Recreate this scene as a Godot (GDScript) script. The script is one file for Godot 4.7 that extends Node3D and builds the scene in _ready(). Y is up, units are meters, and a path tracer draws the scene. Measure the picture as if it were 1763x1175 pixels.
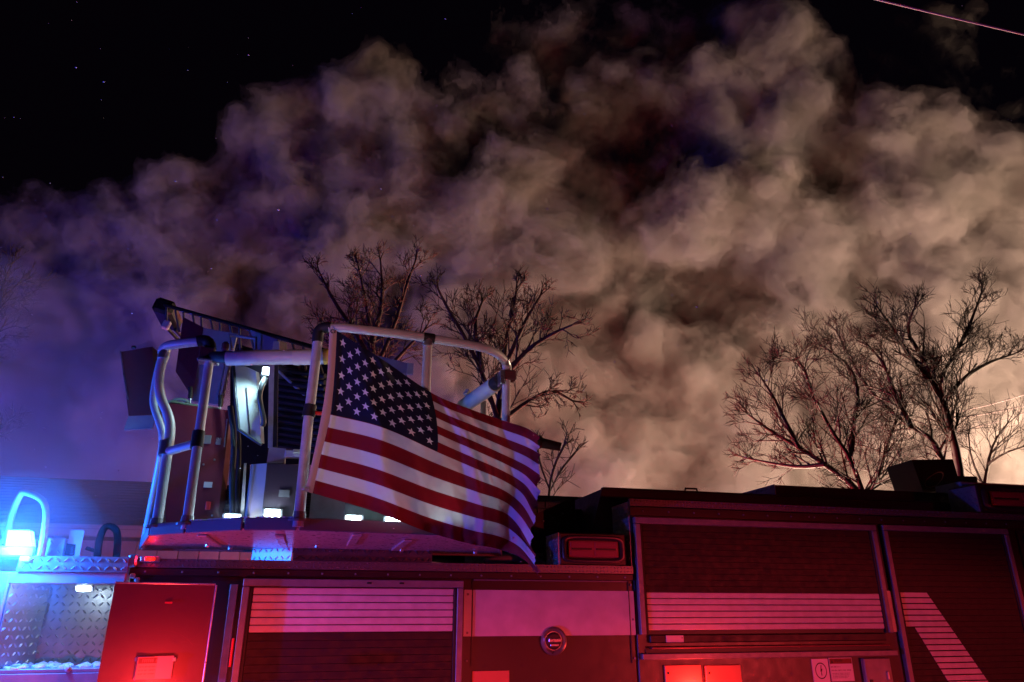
extends Node3D
# A night fire scene: aerial truck with bucket and flag in front of bare trees, low houses and a lit plume of smoke.

const FOCAL := 1235.0
const PITCH := 0.36111
const YAW := -0.25656
const WARM := Color(1.0, 0.82, 0.70)
const ROSE := Color(1.0, 0.74, 0.74)
const CRIMSON := Color(1.0, 0.23, 0.26)
const INDIGO := Color(0.28, 0.24, 1.0)
const EYE := Vector3(0, 1.75, 0)

func _ready() -> void:
	# ---- camera, sky, exposure ----
	var cam := Camera3D.new()
	cam.name = "camera"
	cam.position = EYE
	cam.rotation = Vector3(PITCH, YAW, 0)
	cam.fov = 50.87
	cam.near = 0.1
	cam.far = 900.0
	add_child(cam)
	var env := Environment.new()
	env.background_mode = Environment.BG_SKY
	var night := ProceduralSkyMaterial.new()
	night.sky_top_color = Color(0.012, 0.006, 0.018)
	night.sky_horizon_color = Color(0.03, 0.016, 0.05)
	night.sky_curve = 0.12
	night.ground_bottom_color = Color(0.01, 0.008, 0.012)
	night.ground_horizon_color = Color(0.03, 0.016, 0.05)
	env.sky = Sky.new()
	env.sky.sky_material = night
	env.tonemap_mode = Environment.TONE_MAPPER_LINEAR
	env.tonemap_exposure = 1.0
	env.sdfgi_enabled = true
	env.ssao_enabled = true
	env.ssil_enabled = true
	env.volumetric_fog_enabled = true
	env.volumetric_fog_density = 0.0
	var world := WorldEnvironment.new()
	world.name = "night_environment"
	world.environment = env
	add_child(world)
	materials()
	build_prints()
	flag_materials()
	# ---- unseen lamps, placed to light the smoke, truck side, flag, house and cable ----
	flood("unseen_flood_light", "unseen floodlight placed to light the smoke from the far right", "floodlight", D(2250, 905, 25), D(1600, 500, 38), 0.4, 0.3, "warm_flood", WARM, 880)
	flood("unseen_flood_light", "unseen floodlight low behind the roof cover, placed to light the smoke column", "floodlight", D(1380, 985, 22.5), D(1300, 500, 28), 0.4, 0.3, "warm_flood", WARM, 215)
	flood("unseen_flood_light", "unseen floodlight behind the low house, placed to light the smoke at the left", "floodlight", D(900, 1000, 22), D(860, 300, 40), 0.4, 0.3, "warm_flood", ROSE, 21)
	flood("unseen_red_beacon", "unseen red lamp beyond the low house, placed to redden the foot of the smoke", "beacon", D(1090, 990, 21), D(1090, 700, 28), 0.3, 0.12, "unseen_red_beacon", CRIMSON, 150)
	flood("unseen_blue_beacon", "unseen blue lamp beyond the low house, placed to tint the smoke at the left", "beacon", D(-380, 990, 25), D(60, 600, 30), 0.3, 0.12, "unseen_blue_beacon", INDIGO, 300)
	flood("unseen_blue_beacon", "unseen blue lamp left of the truck, placed to light the flag folds and bucket", "beacon", Vector3(-4.9, 0.55, -2.8), Vector3(0, 2.3, -4), 0.3, 0.12, "unseen_blue_beacon", Color(0.27, 0.3, 1.0), 16)
	flood("unseen_work_light", "unseen lamp on the far side of the truck, placed to light the house siding pink", "work light", Vector3(-0.6, 1.9, -7.6), Vector3(-1.2, 2.0, -10), 0.2, 0.12, "unseen_red_beacon", Color(1.0, 0.5, 0.62), 3.0)
	hooded("unseen_hooded_beacon", "unseen red lamp across the street, left, placed to light the truck side", Vector3(0.5, 0.55, 4.0), Vector3(1.0, 0.55, -5), 50.5, 31)
	hooded("unseen_hooded_beacon", "unseen red lamp across the street, right, placed to light the truck side", Vector3(7.7, 0.8, 4.0), Vector3(3.2, 0.8, -5), 49.0, 34)
	flood("unseen_red_beacon", "small unseen red lamp across the street, placed to light the overhead cable", "beacon", Vector3(8.4, 1.0, 4.2), Vector3(3, 4, -5), 0.2, 0.1, "unseen_red_beacon", CRIMSON, 3)
	spot_lamp()
	build_ground()
	build_truck()
	build_bucket()
	build_ladder()
	build_flag()
	build_houses()
	build_trees()
	build_wires()
	build_snow()
	build_smoke()
	build_glow_mist()

# ------------------------------------------------------------------ helpers
var M := {}
var box_meshes := {}
var taken := {}

# Point on the vertical plane z that is seen at u, v from the street side.
func W(u: float, v: float, z: float) -> Vector3:
	var d := Basis.from_euler(Vector3(PITCH, YAW, 0)) * Vector3((u - 881.5) / FOCAL, (587.5 - v) / FOCAL, -1)
	return EYE + d * (z / d.z)

# Point at a ground distance dist along the street's line of sight.
func D(u: float, v: float, dist: float) -> Vector3:
	return EYE + Basis.from_euler(Vector3(0, YAW, 0)) * billow_at(u, v, dist)

func lin(r: float, g: float, b: float) -> Color:
	return Color(r, g, b).linear_to_srgb()

func mat(called: String, c: Color, rough := 0.6, metal := 0.0, coat := 0.0) -> StandardMaterial3D:
	var m := StandardMaterial3D.new()
	m.resource_name = called
	m.albedo_color = c
	m.roughness = rough
	m.metallic = metal
	if coat > 0.0:
		m.clearcoat_enabled = true
		m.clearcoat = coat
		m.clearcoat_roughness = 0.3
	M[called] = m
	return m

func noise_tex(seed_: int, freq: float, lo: Color, hi: Color, size := 512, octaves := 5) -> NoiseTexture2D:
	var n := FastNoiseLite.new()
	n.seed = seed_
	n.frequency = freq
	n.fractal_octaves = octaves
	var t := NoiseTexture2D.new()
	t.width = size
	t.height = size
	t.seamless = true
	t.noise = n
	var g := Gradient.new()
	g.set_color(0, lo)
	g.set_color(1, hi)
	t.color_ramp = g
	return t

func wear(m: StandardMaterial3D, tex: Texture2D, rough_tex: Texture2D, scale: float) -> void:
	m.uv1_triplanar = true
	m.uv1_world_triplanar = true
	m.uv1_scale = Vector3.ONE * scale
	m.albedo_texture = tex
	m.roughness_texture = rough_tex
	m.roughness_texture_channel = BaseMaterial3D.TEXTURE_CHANNEL_RED

func materials() -> void:
	var grime := noise_tex(3, 0.012, Color(0.88, 0.88, 0.88), Color(1, 1, 1))
	var streak := noise_tex(5, 0.02, Color(0.7, 0.7, 0.7), Color(1, 1, 1))
	wear(mat("maroon_paint", lin(0.024, 0.003, 0.005), 0.5, 0.0, 0.2), grime, streak, 0.9)
	wear(mat("door_paint", lin(0.17, 0.01, 0.024), 0.6, 0.1, 0.3), grime, streak, 1.1)
	wear(mat("leaf_paint", lin(0.2, 0.03, 0.05), 0.5, 0.1, 0.2), grime, streak, 1.1)
	M.leaf_paint.albedo_texture = scratches()
	wear(mat("dark_paint", lin(0.015, 0.005, 0.007), 0.6), grime, streak, 1.0)
	wear(mat("white_paint", lin(0.66, 0.64, 0.64), 0.55), grime, streak, 0.8)
	wear(mat("slat_white", lin(0.68, 0.67, 0.67), 0.5), grime, streak, 1.3)
	wear(mat("slat_maroon", lin(0.010, 0.002, 0.003), 0.7), grime, streak, 1.3)
	wear(mat("frame_metal", lin(0.26, 0.25, 0.26), 0.6, 0.3), grime, streak, 1.7)
	wear(mat("tube_metal", lin(0.62, 0.62, 0.62), 0.55, 0.15), grime, streak, 2.0)
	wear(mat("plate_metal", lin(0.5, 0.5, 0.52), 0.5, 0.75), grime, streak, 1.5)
	wear(mat("bright_metal", lin(0.75, 0.75, 0.76), 0.35, 0.9), grime, streak, 2.0)
	wear(mat("floor_metal", lin(0.45, 0.45, 0.48), 0.6, 0.4), grime, streak, 1.6)
	wear(mat("grey_paint", lin(0.45, 0.45, 0.46), 0.6), grime, streak, 1.5)
	wear(mat("ladder_metal", lin(0.05, 0.05, 0.055), 0.5, 0.4), grime, streak, 1.5)
	wear(mat("frosted_panel", lin(0.2, 0.2, 0.24), 0.55), grime, streak, 2.2)
	mat("black_rubber", lin(0.012, 0.012, 0.013), 0.6)
	mat("black_paint", lin(0.01, 0.01, 0.011), 0.45)
	mat("pad_cover", lin(0.42, 0.44, 0.34), 0.7)
	mat("yellow_paint", lin(0.6, 0.36, 0.03), 0.5)
	mat("red_tape", lin(0.7, 0.03, 0.03), 0.4)
	mat("red_lens", lin(0.3, 0.03, 0.05), 0.35, 0.0, 0.3)
	mat("horn_inside", lin(0.55, 0.42, 0.34), 0.6)
	mat("dark_glass", lin(0.01, 0.008, 0.015), 0.12)
	wear(mat("asphalt", lin(0.045, 0.045, 0.047), 0.85), grime, streak, 0.5)
	wear(mat("lawn", lin(0.05, 0.055, 0.04), 0.95), grime, streak, 0.4)
	wear(mat("roof_shingle", lin(0.028, 0.026, 0.032), 0.9), noise_tex(21, 0.05, Color(0.5, 0.5, 0.5), Color(1, 1, 1)), streak, 1.0)
	wear(mat("siding", lin(0.4, 0.34, 0.33), 0.8), grime, streak, 0.7)
	wear(mat("siding_dark", lin(0.33, 0.28, 0.27), 0.8), grime, streak, 0.7)
	wear(mat("brick", lin(0.28, 0.14, 0.1), 0.9), noise_tex(22, 0.06, Color(0.55, 0.55, 0.55), Color(1, 1, 1)), streak, 1.2)
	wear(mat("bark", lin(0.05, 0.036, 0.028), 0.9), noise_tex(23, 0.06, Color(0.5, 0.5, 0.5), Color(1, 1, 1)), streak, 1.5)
	mat("bark_lit", lin(0.07, 0.055, 0.048), 0.9)  # bark lightened to imitate warm-lit twigs softened by haze
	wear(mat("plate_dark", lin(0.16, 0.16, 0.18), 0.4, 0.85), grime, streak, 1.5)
	mat("cable", lin(0.8, 0.68, 0.68), 0.6)
	mat("snow", lin(0.85, 0.85, 0.9), 0.7)
	glow("white_led", Color(0.86, 0.97, 1.0), 14.0)
	glow("blue_strobe", Color(0.5, 0.95, 1.0), 4.0)
	glow("red_marker", Color(1.0, 0.12, 0.05), 2.0)
	glow("warm_flood", Color(1.0, 0.8, 0.6), 3.0)
	glow("unseen_red_beacon", Color(1.0, 0.1, 0.12), 3.0)
	glow("unseen_blue_beacon", Color(0.2, 0.2, 1.0), 3.0)

func glow(called: String, c: Color, energy: float) -> void:
	var m := mat(called, c, 0.4)
	m.emission_enabled = true
	m.emission = c
	m.emission_energy_multiplier = energy

func numbered(called: String) -> String:
	taken[called] = taken.get(called, 0) + 1
	return called if taken[called] == 1 else "%s_%03d" % [called, taken[called] - 1]

func tag(o: Node3D, label: String, category: String, group := "") -> Node3D:
	o.set_meta("label", label)
	o.set_meta("category", category)
	if group:
		o.set_meta("group", group)
	return o

func thing(called: String, label: String, category: String, at := Vector3.ZERO, group := "") -> Node3D:
	var o := Node3D.new()
	o.name = numbered(called)
	o.position = at
	add_child(o)
	return tag(o, label, category, group)

func origin_of(n: Node) -> Vector3:
	var p := Vector3.ZERO
	while n != self:
		p += (n as Node3D).position
		n = n.get_parent()
	return p

# One mesh in the world's own coordinates as a part of parent.
func part(parent: Node, called: String, mesh: Mesh, material: Material) -> MeshInstance3D:
	var o := MeshInstance3D.new()
	o.name = numbered(called) if parent == self else called
	o.mesh = mesh
	o.material_override = material
	parent.add_child(o, true)
	o.position = -origin_of(parent)
	return o

func stuff(o: Node) -> Node:
	o.set_meta("kind", "stuff")
	return o

func structure(o: Node) -> Node:
	o.set_meta("kind", "structure")
	return o

func bevel_mesh(size: Vector3, bevel: float) -> ArrayMesh:
	var key := "%s %s" % [size.snapped(Vector3.ONE * 0.0005), bevel]
	if box_meshes.has(key):
		return box_meshes[key]
	var st := SurfaceTool.new()
	st.begin(Mesh.PRIMITIVE_TRIANGLES)
	box(st, Vector3.ZERO, size, bevel)
	st.generate_normals()
	box_meshes[key] = st.commit()
	return box_meshes[key]

# A chamfered box added to a surface tool.
func box(st: SurfaceTool, c: Vector3, size: Vector3, bevel := 0.003, turn := Basis()) -> void:
	var h := size / 2.0
	var b := minf(bevel, minf(h.x, minf(h.y, h.z)) * 0.6)
	st.set_smooth_group(-1)
	for axis in 3:
		for s in [-1.0, 1.0]:
			var u := (axis + 1) % 3
			var w := (axis + 2) % 3
			var q := []
			for k in [[-1, -1], [1, -1], [1, 1], [-1, 1]]:
				var p := Vector3()
				p[axis] = s * h[axis]
				p[u] = k[0] * (h[u] - b)
				p[w] = k[1] * (h[w] - b)
				q.append(c + turn * p)
			face(st, q, turn * (Vector3.RIGHT if axis == 0 else Vector3.UP if axis == 1 else Vector3.BACK) * s)
	for axis in 3:
		var u := (axis + 1) % 3
		var w := (axis + 2) % 3
		for k in [[-1, -1], [1, -1], [1, 1], [-1, 1]]:
			var q := []
			for t in [[-1, 0], [1, 0], [1, 1], [-1, 1]]:
				var p := Vector3()
				p[axis] = t[0] * (h[axis] - b)
				p[u] = k[0] * (h[u] - (b if t[1] else 0.0))
				p[w] = k[1] * (h[w] - (0.0 if t[1] else b))
				q.append(c + turn * p)
			var n := Vector3()
			n[u] = k[0]
			n[w] = k[1]
			face(st, q, turn * n)
	for sx in [-1, 1]:
		for sy in [-1, 1]:
			for sz in [-1, 1]:
				var s := Vector3(sx, sy, sz)
				face(st, [c + turn * (s * (h - Vector3(0, b, b))), c + turn * (s * (h - Vector3(b, 0, b))), c + turn * (s * (h - Vector3(b, b, 0)))], turn * s)

# A flat convex polygon facing along n (front faces run clockwise).
func face(st: SurfaceTool, q: Array, n: Vector3) -> void:
	var area := Vector3.ZERO
	for i in range(1, q.size() - 1):
		area += (q[i] - q[0]).cross(q[i + 1] - q[0])
	for i in range(1, q.size() - 1):
		var order := [q[0], q[i + 1], q[i]] if area.dot(n) > 0 else [q[0], q[i], q[i + 1]]
		for p in order:
			st.add_vertex(p)

func bpart(parent: Node, called: String, c: Vector3, size: Vector3, material: Material, bevel := 0.004, turn := Basis()) -> MeshInstance3D:
	var o := MeshInstance3D.new()
	o.name = numbered(called) if parent == self else called
	o.mesh = bevel_mesh(size, bevel)
	o.material_override = material
	parent.add_child(o, true)
	o.basis = turn
	o.position = c - origin_of(parent)
	return o

# A box given by its x, y and z ranges.
func rpart(parent: Node, called: String, x0: float, x1: float, y0: float, y1: float, z0: float, z1: float, material: Material, bevel := 0.004) -> MeshInstance3D:
	return bpart(parent, called, Vector3(x0 + x1, y0 + y1, z0 + z1) / 2.0, Vector3(absf(x1 - x0), absf(y1 - y0), absf(z1 - z0)), material, bevel)

func new_st() -> SurfaceTool:
	var st := SurfaceTool.new()
	st.begin(Mesh.PRIMITIVE_TRIANGLES)
	return st

func done(st: SurfaceTool) -> ArrayMesh:
	st.generate_normals()
	return st.commit()

# A planar outline given thickness along depth.
func slab(st: SurfaceTool, outline: Array, depth: Vector3) -> void:
	var n := Vector3.ZERO
	for i in outline.size():
		n += (outline[i] as Vector3).cross(outline[(i + 1) % outline.size()])
	n = n.normalized()
	var ax: Vector3 = ((outline[1] as Vector3) - outline[0]).normalized()
	var ay := n.cross(ax)
	var flat := PackedVector2Array()
	for p in outline:
		flat.append(Vector2((p as Vector3).dot(ax), (p as Vector3).dot(ay)))
	var t := Geometry2D.triangulate_polygon(flat)
	st.set_smooth_group(-1)
	var mid := Vector3.ZERO
	for p in outline:
		mid += p / outline.size()
	var front := depth.normalized()
	for i in range(0, t.size(), 3):
		face(st, [outline[t[i]], outline[t[i + 1]], outline[t[i + 2]]], -front)
		face(st, [outline[t[i]] + depth, outline[t[i + 1]] + depth, outline[t[i + 2]] + depth], front)
	for i in outline.size():
		var a: Vector3 = outline[i]
		var b: Vector3 = outline[(i + 1) % outline.size()]
		var side := (b - a).cross(depth).normalized()
		face(st, [a, b, b + depth, a + depth], side if side.dot((a + b) / 2 - mid) > 0 else -side)

func spart(parent: Node, called: String, outline: Array, depth: Vector3, material: Material) -> MeshInstance3D:
	var st := new_st()
	slab(st, outline, depth)
	return part(parent, called, done(st), material)

# A round bar along points; radii may be one number or one per point.
func tube(st: SurfaceTool, pts: Array, radius, sides := 12, smooth := 0, caps := true) -> void:
	var line: Array = pts
	for pass_ in smooth:
		var cut := [line[0]]
		for i in range(line.size() - 1):
			cut.append((line[i] as Vector3).lerp(line[i + 1], 0.25 if i > 0 else 0.5))
			cut.append((line[i] as Vector3).lerp(line[i + 1], 0.75 if i < line.size() - 2 else 0.5))
		cut.append(line[-1])
		line = cut
	var rings := []
	var side := Vector3.UP
	for i in line.size():
		var along: Vector3 = ((line[mini(i + 1, line.size() - 1)] as Vector3) - line[maxi(i - 1, 0)]).normalized()
		if i == 0:
			side = along.cross(Vector3.UP if absf(along.y) < 0.9 else Vector3.RIGHT).normalized()
		side = (side - along * side.dot(along)).normalized()
		var other: Vector3 = along.cross(side)
		var r: float = radius if not radius is Array else lerpf(radius[0], radius[1], float(i) / maxi(1, line.size() - 1))
		var ring := []
		for k in sides:
			var a := TAU * k / sides
			ring.append(line[i] + (side * cos(a) + other * sin(a)) * r)
		rings.append(ring)
	st.set_smooth_group(1)
	for i in range(rings.size() - 1):
		for k in sides:
			var k2 := (k + 1) % sides
			for p in [rings[i][k], rings[i][k2], rings[i + 1][k2], rings[i][k], rings[i + 1][k2], rings[i + 1][k]]:
				st.add_vertex(p)
	if caps:
		st.set_smooth_group(-1)
		var n: Vector3 = ((line[0] as Vector3) - line[1]).normalized()
		face(st, rings[0], n)
		n = ((line[-1] as Vector3) - line[-2]).normalized()
		face(st, rings[-1], n)

func tpart(parent: Node, called: String, pts: Array, radius, material: Material, smooth := 0, sides := 14) -> MeshInstance3D:
	var st := new_st()
	tube(st, pts, radius, sides, smooth)
	return part(parent, called, done(st), material)

# A shape of revolution round an axis; profile holds (radius, height) pairs.
func lathe(st: SurfaceTool, at: Vector3, axis: Vector3, profile: Array, sides := 24) -> void:
	var x := axis.cross(Vector3.UP if absf(axis.y) < 0.9 else Vector3.RIGHT).normalized()
	var y := axis.cross(x)
	for i in range(profile.size() - 1):
		st.set_smooth_group(-1)
		for k in sides:
			var q := []
			for e in [[i, k], [i, k + 1], [i + 1, k + 1], [i + 1, k]]:
				var a: float = TAU * e[1] / sides
				q.append(at + axis * profile[e[0]][1] + (x * cos(a) + y * sin(a)) * profile[e[0]][0])
			var mid: Vector3 = (q[0] + q[1] + q[2] + q[3]) / 4.0
			var out := mid - at
			var slope := Vector2(profile[i + 1][1] - profile[i][1], profile[i][0] - profile[i + 1][0])
			var radial := (out - axis * out.dot(axis)).normalized()
			face(st, q, radial * slope.x + axis * slope.y)

# A sheet with raised lugs, as on tread plate: corner, its two edges, and the way it faces.
func tread_plate(parent: Node, called: String, corner: Vector3, across: Vector3, up: Vector3, material: Material, pitch := 0.04, thick := 0.006) -> MeshInstance3D:
	var n := across.cross(up).normalized()
	var sheet := spart(parent, called, [corner, corner + across, corner + across + up, corner + up], -n * thick, material)
	var st := new_st()
	st.set_smooth_group(-1)
	var ax := across.normalized()
	var ay := up.normalized()
	var nx := int(across.length() / pitch)
	var ny := int(up.length() / pitch)
	for i in nx:
		for j in ny:
			var c := corner + ax * ((i + 0.5) * across.length() / nx) + ay * ((j + 0.5) * up.length() / ny)
			var turn := PI / 4 if (i + j) % 2 == 0 else -PI / 4
			var l := (ax * cos(turn) + ay * sin(turn)) * pitch * 0.44
			var w := (ay * cos(turn) - ax * sin(turn)) * pitch * 0.13
			var h := n * pitch * 0.15
			var tops := [c + l * 0.5 + h, c - l * 0.5 + h]
			var rim := [c + l, c + w + l * 0.4, c + w - l * 0.4, c - l, c - w - l * 0.4, c - w + l * 0.4]
			face(st, [rim[0], rim[1], tops[0]], n + w + l)
			face(st, [rim[0], rim[5], tops[0]], n - w + l)
			face(st, [rim[3], rim[2], tops[1]], n + w - l)
			face(st, [rim[3], rim[4], tops[1]], n - w - l)
			face(st, [rim[1], rim[2], tops[1], tops[0]], n + w)
			face(st, [rim[5], rim[4], tops[1], tops[0]], n - w)
	stuff(part(sheet, "raised_lugs", done(st), material))
	return sheet

func omni(parent: Node, called: String, at: Vector3, c: Color, energy: float, size := 0.03) -> OmniLight3D:
	var l := OmniLight3D.new()
	l.name = called
	l.light_color = c
	l.light_energy = energy
	l.light_size = size
	l.omni_range = 80.0
	l.omni_attenuation = 2.0
	l.shadow_enabled = true
	parent.add_child(l, true)
	l.position = at - origin_of(parent)
	return l

# Fine pale scratches and rub marks on a slightly darker coat.
func scratches() -> ImageTexture:
	var im := Image.create(1024, 1024, false, Image.FORMAT_RGB8)
	im.fill(Color(0.84, 0.84, 0.84))
	var rng := RandomNumberGenerator.new()
	rng.seed = 77
	for k in 46:
		var p := Vector2(rng.randf() * 1024, rng.randf() * 1024)
		var a := rng.randf() * TAU
		var bend := rng.randf_range(-0.006, 0.006)
		var shade := rng.randf_range(0.88, 1.0)
		for s in rng.randi_range(60, 420):
			p += Vector2(cos(a), sin(a))
			a += bend
			im.set_pixel(posmod(int(p.x), 1024), posmod(int(p.y), 1024), Color(shade, shade, shade))
			if k % 4 == 0:
				im.set_pixel(posmod(int(p.x) + 1, 1024), posmod(int(p.y), 1024), Color(shade, shade, shade))
	return ImageTexture.create_from_image(im)

# ------------------------------------------------------------------ the truck
func roll_door(root: Node, x0: float, x1: float, y0: float, y1: float, top: float, pitch: float, white_top: float, white_low: float, low_end: float) -> MeshInstance3D:
	var door := rpart(root, "roll_up_door", x0 + 0.03, x1 - 0.03, low_end, y1 - 0.03, -5.03, -5.018, M.black_paint, 0.001)
	var n := 0
	var y := top
	while y > low_end + pitch:
		var white := y <= white_top + 0.004 and y - pitch >= white_low - 0.012
		rpart(door, "slat", x0 + 0.065, x1 - 0.065, y - pitch + (0.0052 if white else 0.0008), y, -5.018, -5.004, M.slat_white if white else M.slat_maroon, 0.004 if white else 0.0012)
		y -= pitch
		n += 1
	rpart(door, "frame_rail", x0, x1, y1 - 0.045, y1, -5.0295, -4.985, M.frame_metal, 0.004)
	rpart(door, "frame_rail", x0, x0 + 0.042, y0, y1 - 0.047, -5.0295, -4.987, M.frame_metal, 0.004)
	rpart(door, "frame_rail", x1 - 0.042, x1, y0, y1 - 0.047, -5.0295, -4.987, M.frame_metal, 0.004)
	rpart(door, "rubber_seal", x0 + 0.042, x0 + 0.062, y0, y1 - 0.05, -5.0295, -4.998, M.black_rubber, 0.002)
	rpart(door, "rubber_seal", x1 - 0.062, x1 - 0.042, y0, y1 - 0.05, -5.0295, -4.998, M.black_rubber, 0.002)
	return door

func warning_light(root: Node, x0: float, x1: float, y0: float, y1: float, z: float, called: String) -> MeshInstance3D:
	var housing := rpart(root, called, x0, x1, y0, y1, z - 0.3, z, M.maroon_paint, 0.01)
	var st := new_st()
	var c := Vector3((x0 + x1) / 2, (y0 + y1) / 2, z)
	var w := (x1 - x0) / 2
	var h := (y1 - y0) / 2
	# bezel: a bowed rim with a recess
	var outer := []
	var inner := []
	for k in 32:
		var a := TAU * k / 32
		var e := Vector2(signf(cos(a)) * pow(absf(cos(a)), 0.35), signf(sin(a)) * pow(absf(sin(a)), 0.35))
		outer.append(c + Vector3(e.x * w * 0.93, e.y * h * 0.86, 0.004))
		inner.append(c + Vector3(e.x * w * 0.78, e.y * h * 0.56, 0.004))
	for k in 32:
		var k2 := (k + 1) % 32
		var lift := Vector3(0, 0, 0.03)
		var mid0: Vector3 = (outer[k] as Vector3).lerp(inner[k], 0.3) + lift
		var mid1: Vector3 = (outer[k2] as Vector3).lerp(inner[k2], 0.3) + lift
		var away: Vector3 = (outer[k] as Vector3) - c
		face(st, [outer[k], outer[k2], mid1, mid0], away.normalized() + Vector3(0, 0, 0.5))
		face(st, [mid0, mid1, inner[k2], inner[k]], Vector3(0, 0, 1) - away.normalized() * 0.3)
	part(housing, "chrome_bezel", done(st), M.bezel)
	var lens := rpart(housing, "red_lens", c.x - w * 0.74, c.x + w * 0.74, c.y - h * 0.5, c.y + h * 0.5, z + 0.002, z + 0.016, M.red_lens, 0.006)
	for s in [-1, 1]:
		for t in [-1, 1]:
			bpart(housing, "reflector", c + Vector3(s * w * 0.36, t * h * 0.26, 0.017), Vector3(w * 0.66, h * 0.3, 0.006), M.red_lens, 0.003)
		bpart(housing, "reflector_gap", c + Vector3(s * w * 0.36, 0, 0.0165), Vector3(w * 0.6, h * 0.12, 0.004), M.maroon_paint, 0.001)
	return housing

func led_bar(root: Node, at: Vector3, w: float, h: float, energy: float, turn := Basis()) -> void:
	var lamp := bpart(root, "work_lamp", at, Vector3(w + 0.025, h + 0.012, 0.02), M.grey_paint, 0.004, turn)
	var glass := MeshInstance3D.new()
	glass.name = "led_lens"
	glass.mesh = bevel_mesh(Vector3(w, h, 0.014), 0.004)
	glass.material_override = M.white_led
	lamp.add_child(glass, true)
	glass.position = Vector3(0, 0, 0.011)
	omni(self, "work_lamp_light", at + turn * Vector3(0, 0, 0.03), Color(0.82, 0.93, 1.0), energy, 0.015)

func build_truck() -> void:
	var t := thing("fire_truck", "dark maroon ladder fire truck with white stripe, roll-up doors and tread plate trim", "fire truck", Vector3(1.5, 0, -6.2))
	# main volumes
	rpart(t, "low_body", -1.09, 2.215, 0.45, 2.02, -7.4, -5.03, M.maroon_paint, 0.01)
	rpart(t, "high_body", 2.218, 9.0, 0.45, 2.49, -7.4, -5.03, M.maroon_paint, 0.012)
	rpart(t, "chassis", -1.8, 9.0, 0.35, 0.44, -7.3, -5.2, M.black_paint, 0.01)
	for x in [0.3, 6.5]:
		for z in [-5.2, -7.2]:
			var st := new_st()
			lathe(st, Vector3(x, 0.5, z), Vector3(0, 0, 1), [[0.0, 0.15], [0.2, 0.15], [0.24, 0.12], [0.46, 0.14], [0.5, 0.1], [0.5, -0.1], [0.46, -0.14], [0.0, -0.14]], 28)
			var w := part(t, "wheel", done(st), M.black_rubber)
			st = new_st()
			lathe(st, Vector3(x, 0.5, z), Vector3(0, 0, 1), [[0.0, 0.165], [0.1, 0.165], [0.22, 0.155]], 20)
			part(w, "rim", done(st), M.bright_metal)
	# low section: trim and fascia
	tread_plate(t, "tread_trim", Vector3(-1.09, 2.005, -5.0), Vector3(3.3, 0, 0), Vector3(0, 0.052, 0), M.trim_plate, 0.026, 0.03)
	rpart(t, "trim_cap", -1.09, 2.215, 2.022, 2.054, -5.6, -5.032, M.trim_plate, 0.004)
	rpart(t, "fascia", -1.092, 2.212, 1.957, 2.003, -5.0295, -5.008, M.maroon_paint, 0.004)
	# left roll-up door
	roll_door(t, -0.425, 0.975, 0.6, 1.945, 1.893, 0.0445, 1.9, 1.605, 0.7)
	# door pillar, and a black sheet that paints the shade of the opening
	rpart(t, "dark_opening_sheet", -0.6, -0.43, 0.6, 1.93, -5.0295, -5.024, M.black_paint, 0.001)
	rpart(t, "pillar", -0.50, -0.455, 0.6, 1.91, -5.0235, -5.0, M.frame_metal, 0.003)
	rpart(t, "latch_bracket", -0.45, -0.435, 1.44, 1.6, -5.02, -4.99, M.red_tape, 0.003)
	# centre panel
	rpart(t, "white_stripe", 0.985, 2.214, 1.598, 1.889, -5.0295, -5.022, M.white_paint, 0.001)
	rpart(t, "panel_seam", 1.038, 1.046, 1.42, 1.952, -5.0295, -5.0205, M.black_paint, 0.0005)
	rpart(t, "panel_seam", 2.172, 2.179, 1.42, 1.952, -5.0295, -5.0205, M.black_paint, 0.0005)
	rpart(t, "panel_lip", 1.05, 2.168, 1.949, 1.956, -5.0295, -5.012, M.frame_metal, 0.002)
	# round door latch
	var c := W(953, 1104, -5.02)
	var st := new_st()
	lathe(st, c, Vector3(0, 0, 1), [[0.092, 0.0], [0.09, 0.012], [0.078, 0.018], [0.066, 0.012], [0.06, 0.004], [0.0, 0.002]], 40)
	var latch := part(t, "paddle_latch", done(st), M.bright_metal)
	st = new_st()
	lathe(st, c, Vector3(0, 0, 1), [[0.056, 0.004], [0.05, 0.016], [0.044, 0.018], [0.0, 0.018]], 32)
	part(latch, "latch_cup", done(st), M.black_paint)
	bpart(latch, "handle", c + Vector3(0, 0.004, 0.026), Vector3(0.086, 0.024, 0.014), M.bright_metal, 0.006)
	bpart(latch, "handle_slot", c + Vector3(0, -0.026, 0.022), Vector3(0.06, 0.014, 0.01), M.bright_metal, 0.005)
	var pa := W(813, 1156, -5.02)
	bpart(t, "reflector_plate", Vector3(pa.x + 0.125, pa.y - 0.07, -5.024), Vector3(0.25, 0.14, 0.008), M.amber_plate, 0.003)
	# high section
	tread_plate(t, "tread_trim", Vector3(2.216, 2.487, -5.0), Vector3(6.7, 0, 0), Vector3(0, 0.05, 0), M.trim_plate, 0.025, 0.03)
	tread_plate(t, "tread_end_plate", Vector3(2.214, 2.06, -5.9), Vector3(0, 0, 0.87), Vector3(0, 0.46, 0), M.plate_metal, 0.035)
	rpart(t, "fascia", 2.216, 8.9, 2.415, 2.483, -5.0295, -5.01, M.maroon_paint, 0.004)
	roll_door(t, 2.24, 4.335, 1.6, 2.405, 2.352, 0.0428, 1.905, 1.605, 1.6)
	rpart(t, "door_lift_bar", 2.31, 4.27, 1.545, 1.598, -5.0295, -5.0, M.dark_paint, 0.006)
	rpart(t, "door_lift_lip", 2.31, 4.27, 1.508, 1.52, -5.0295, -4.98, M.door_paint, 0.003)
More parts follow.
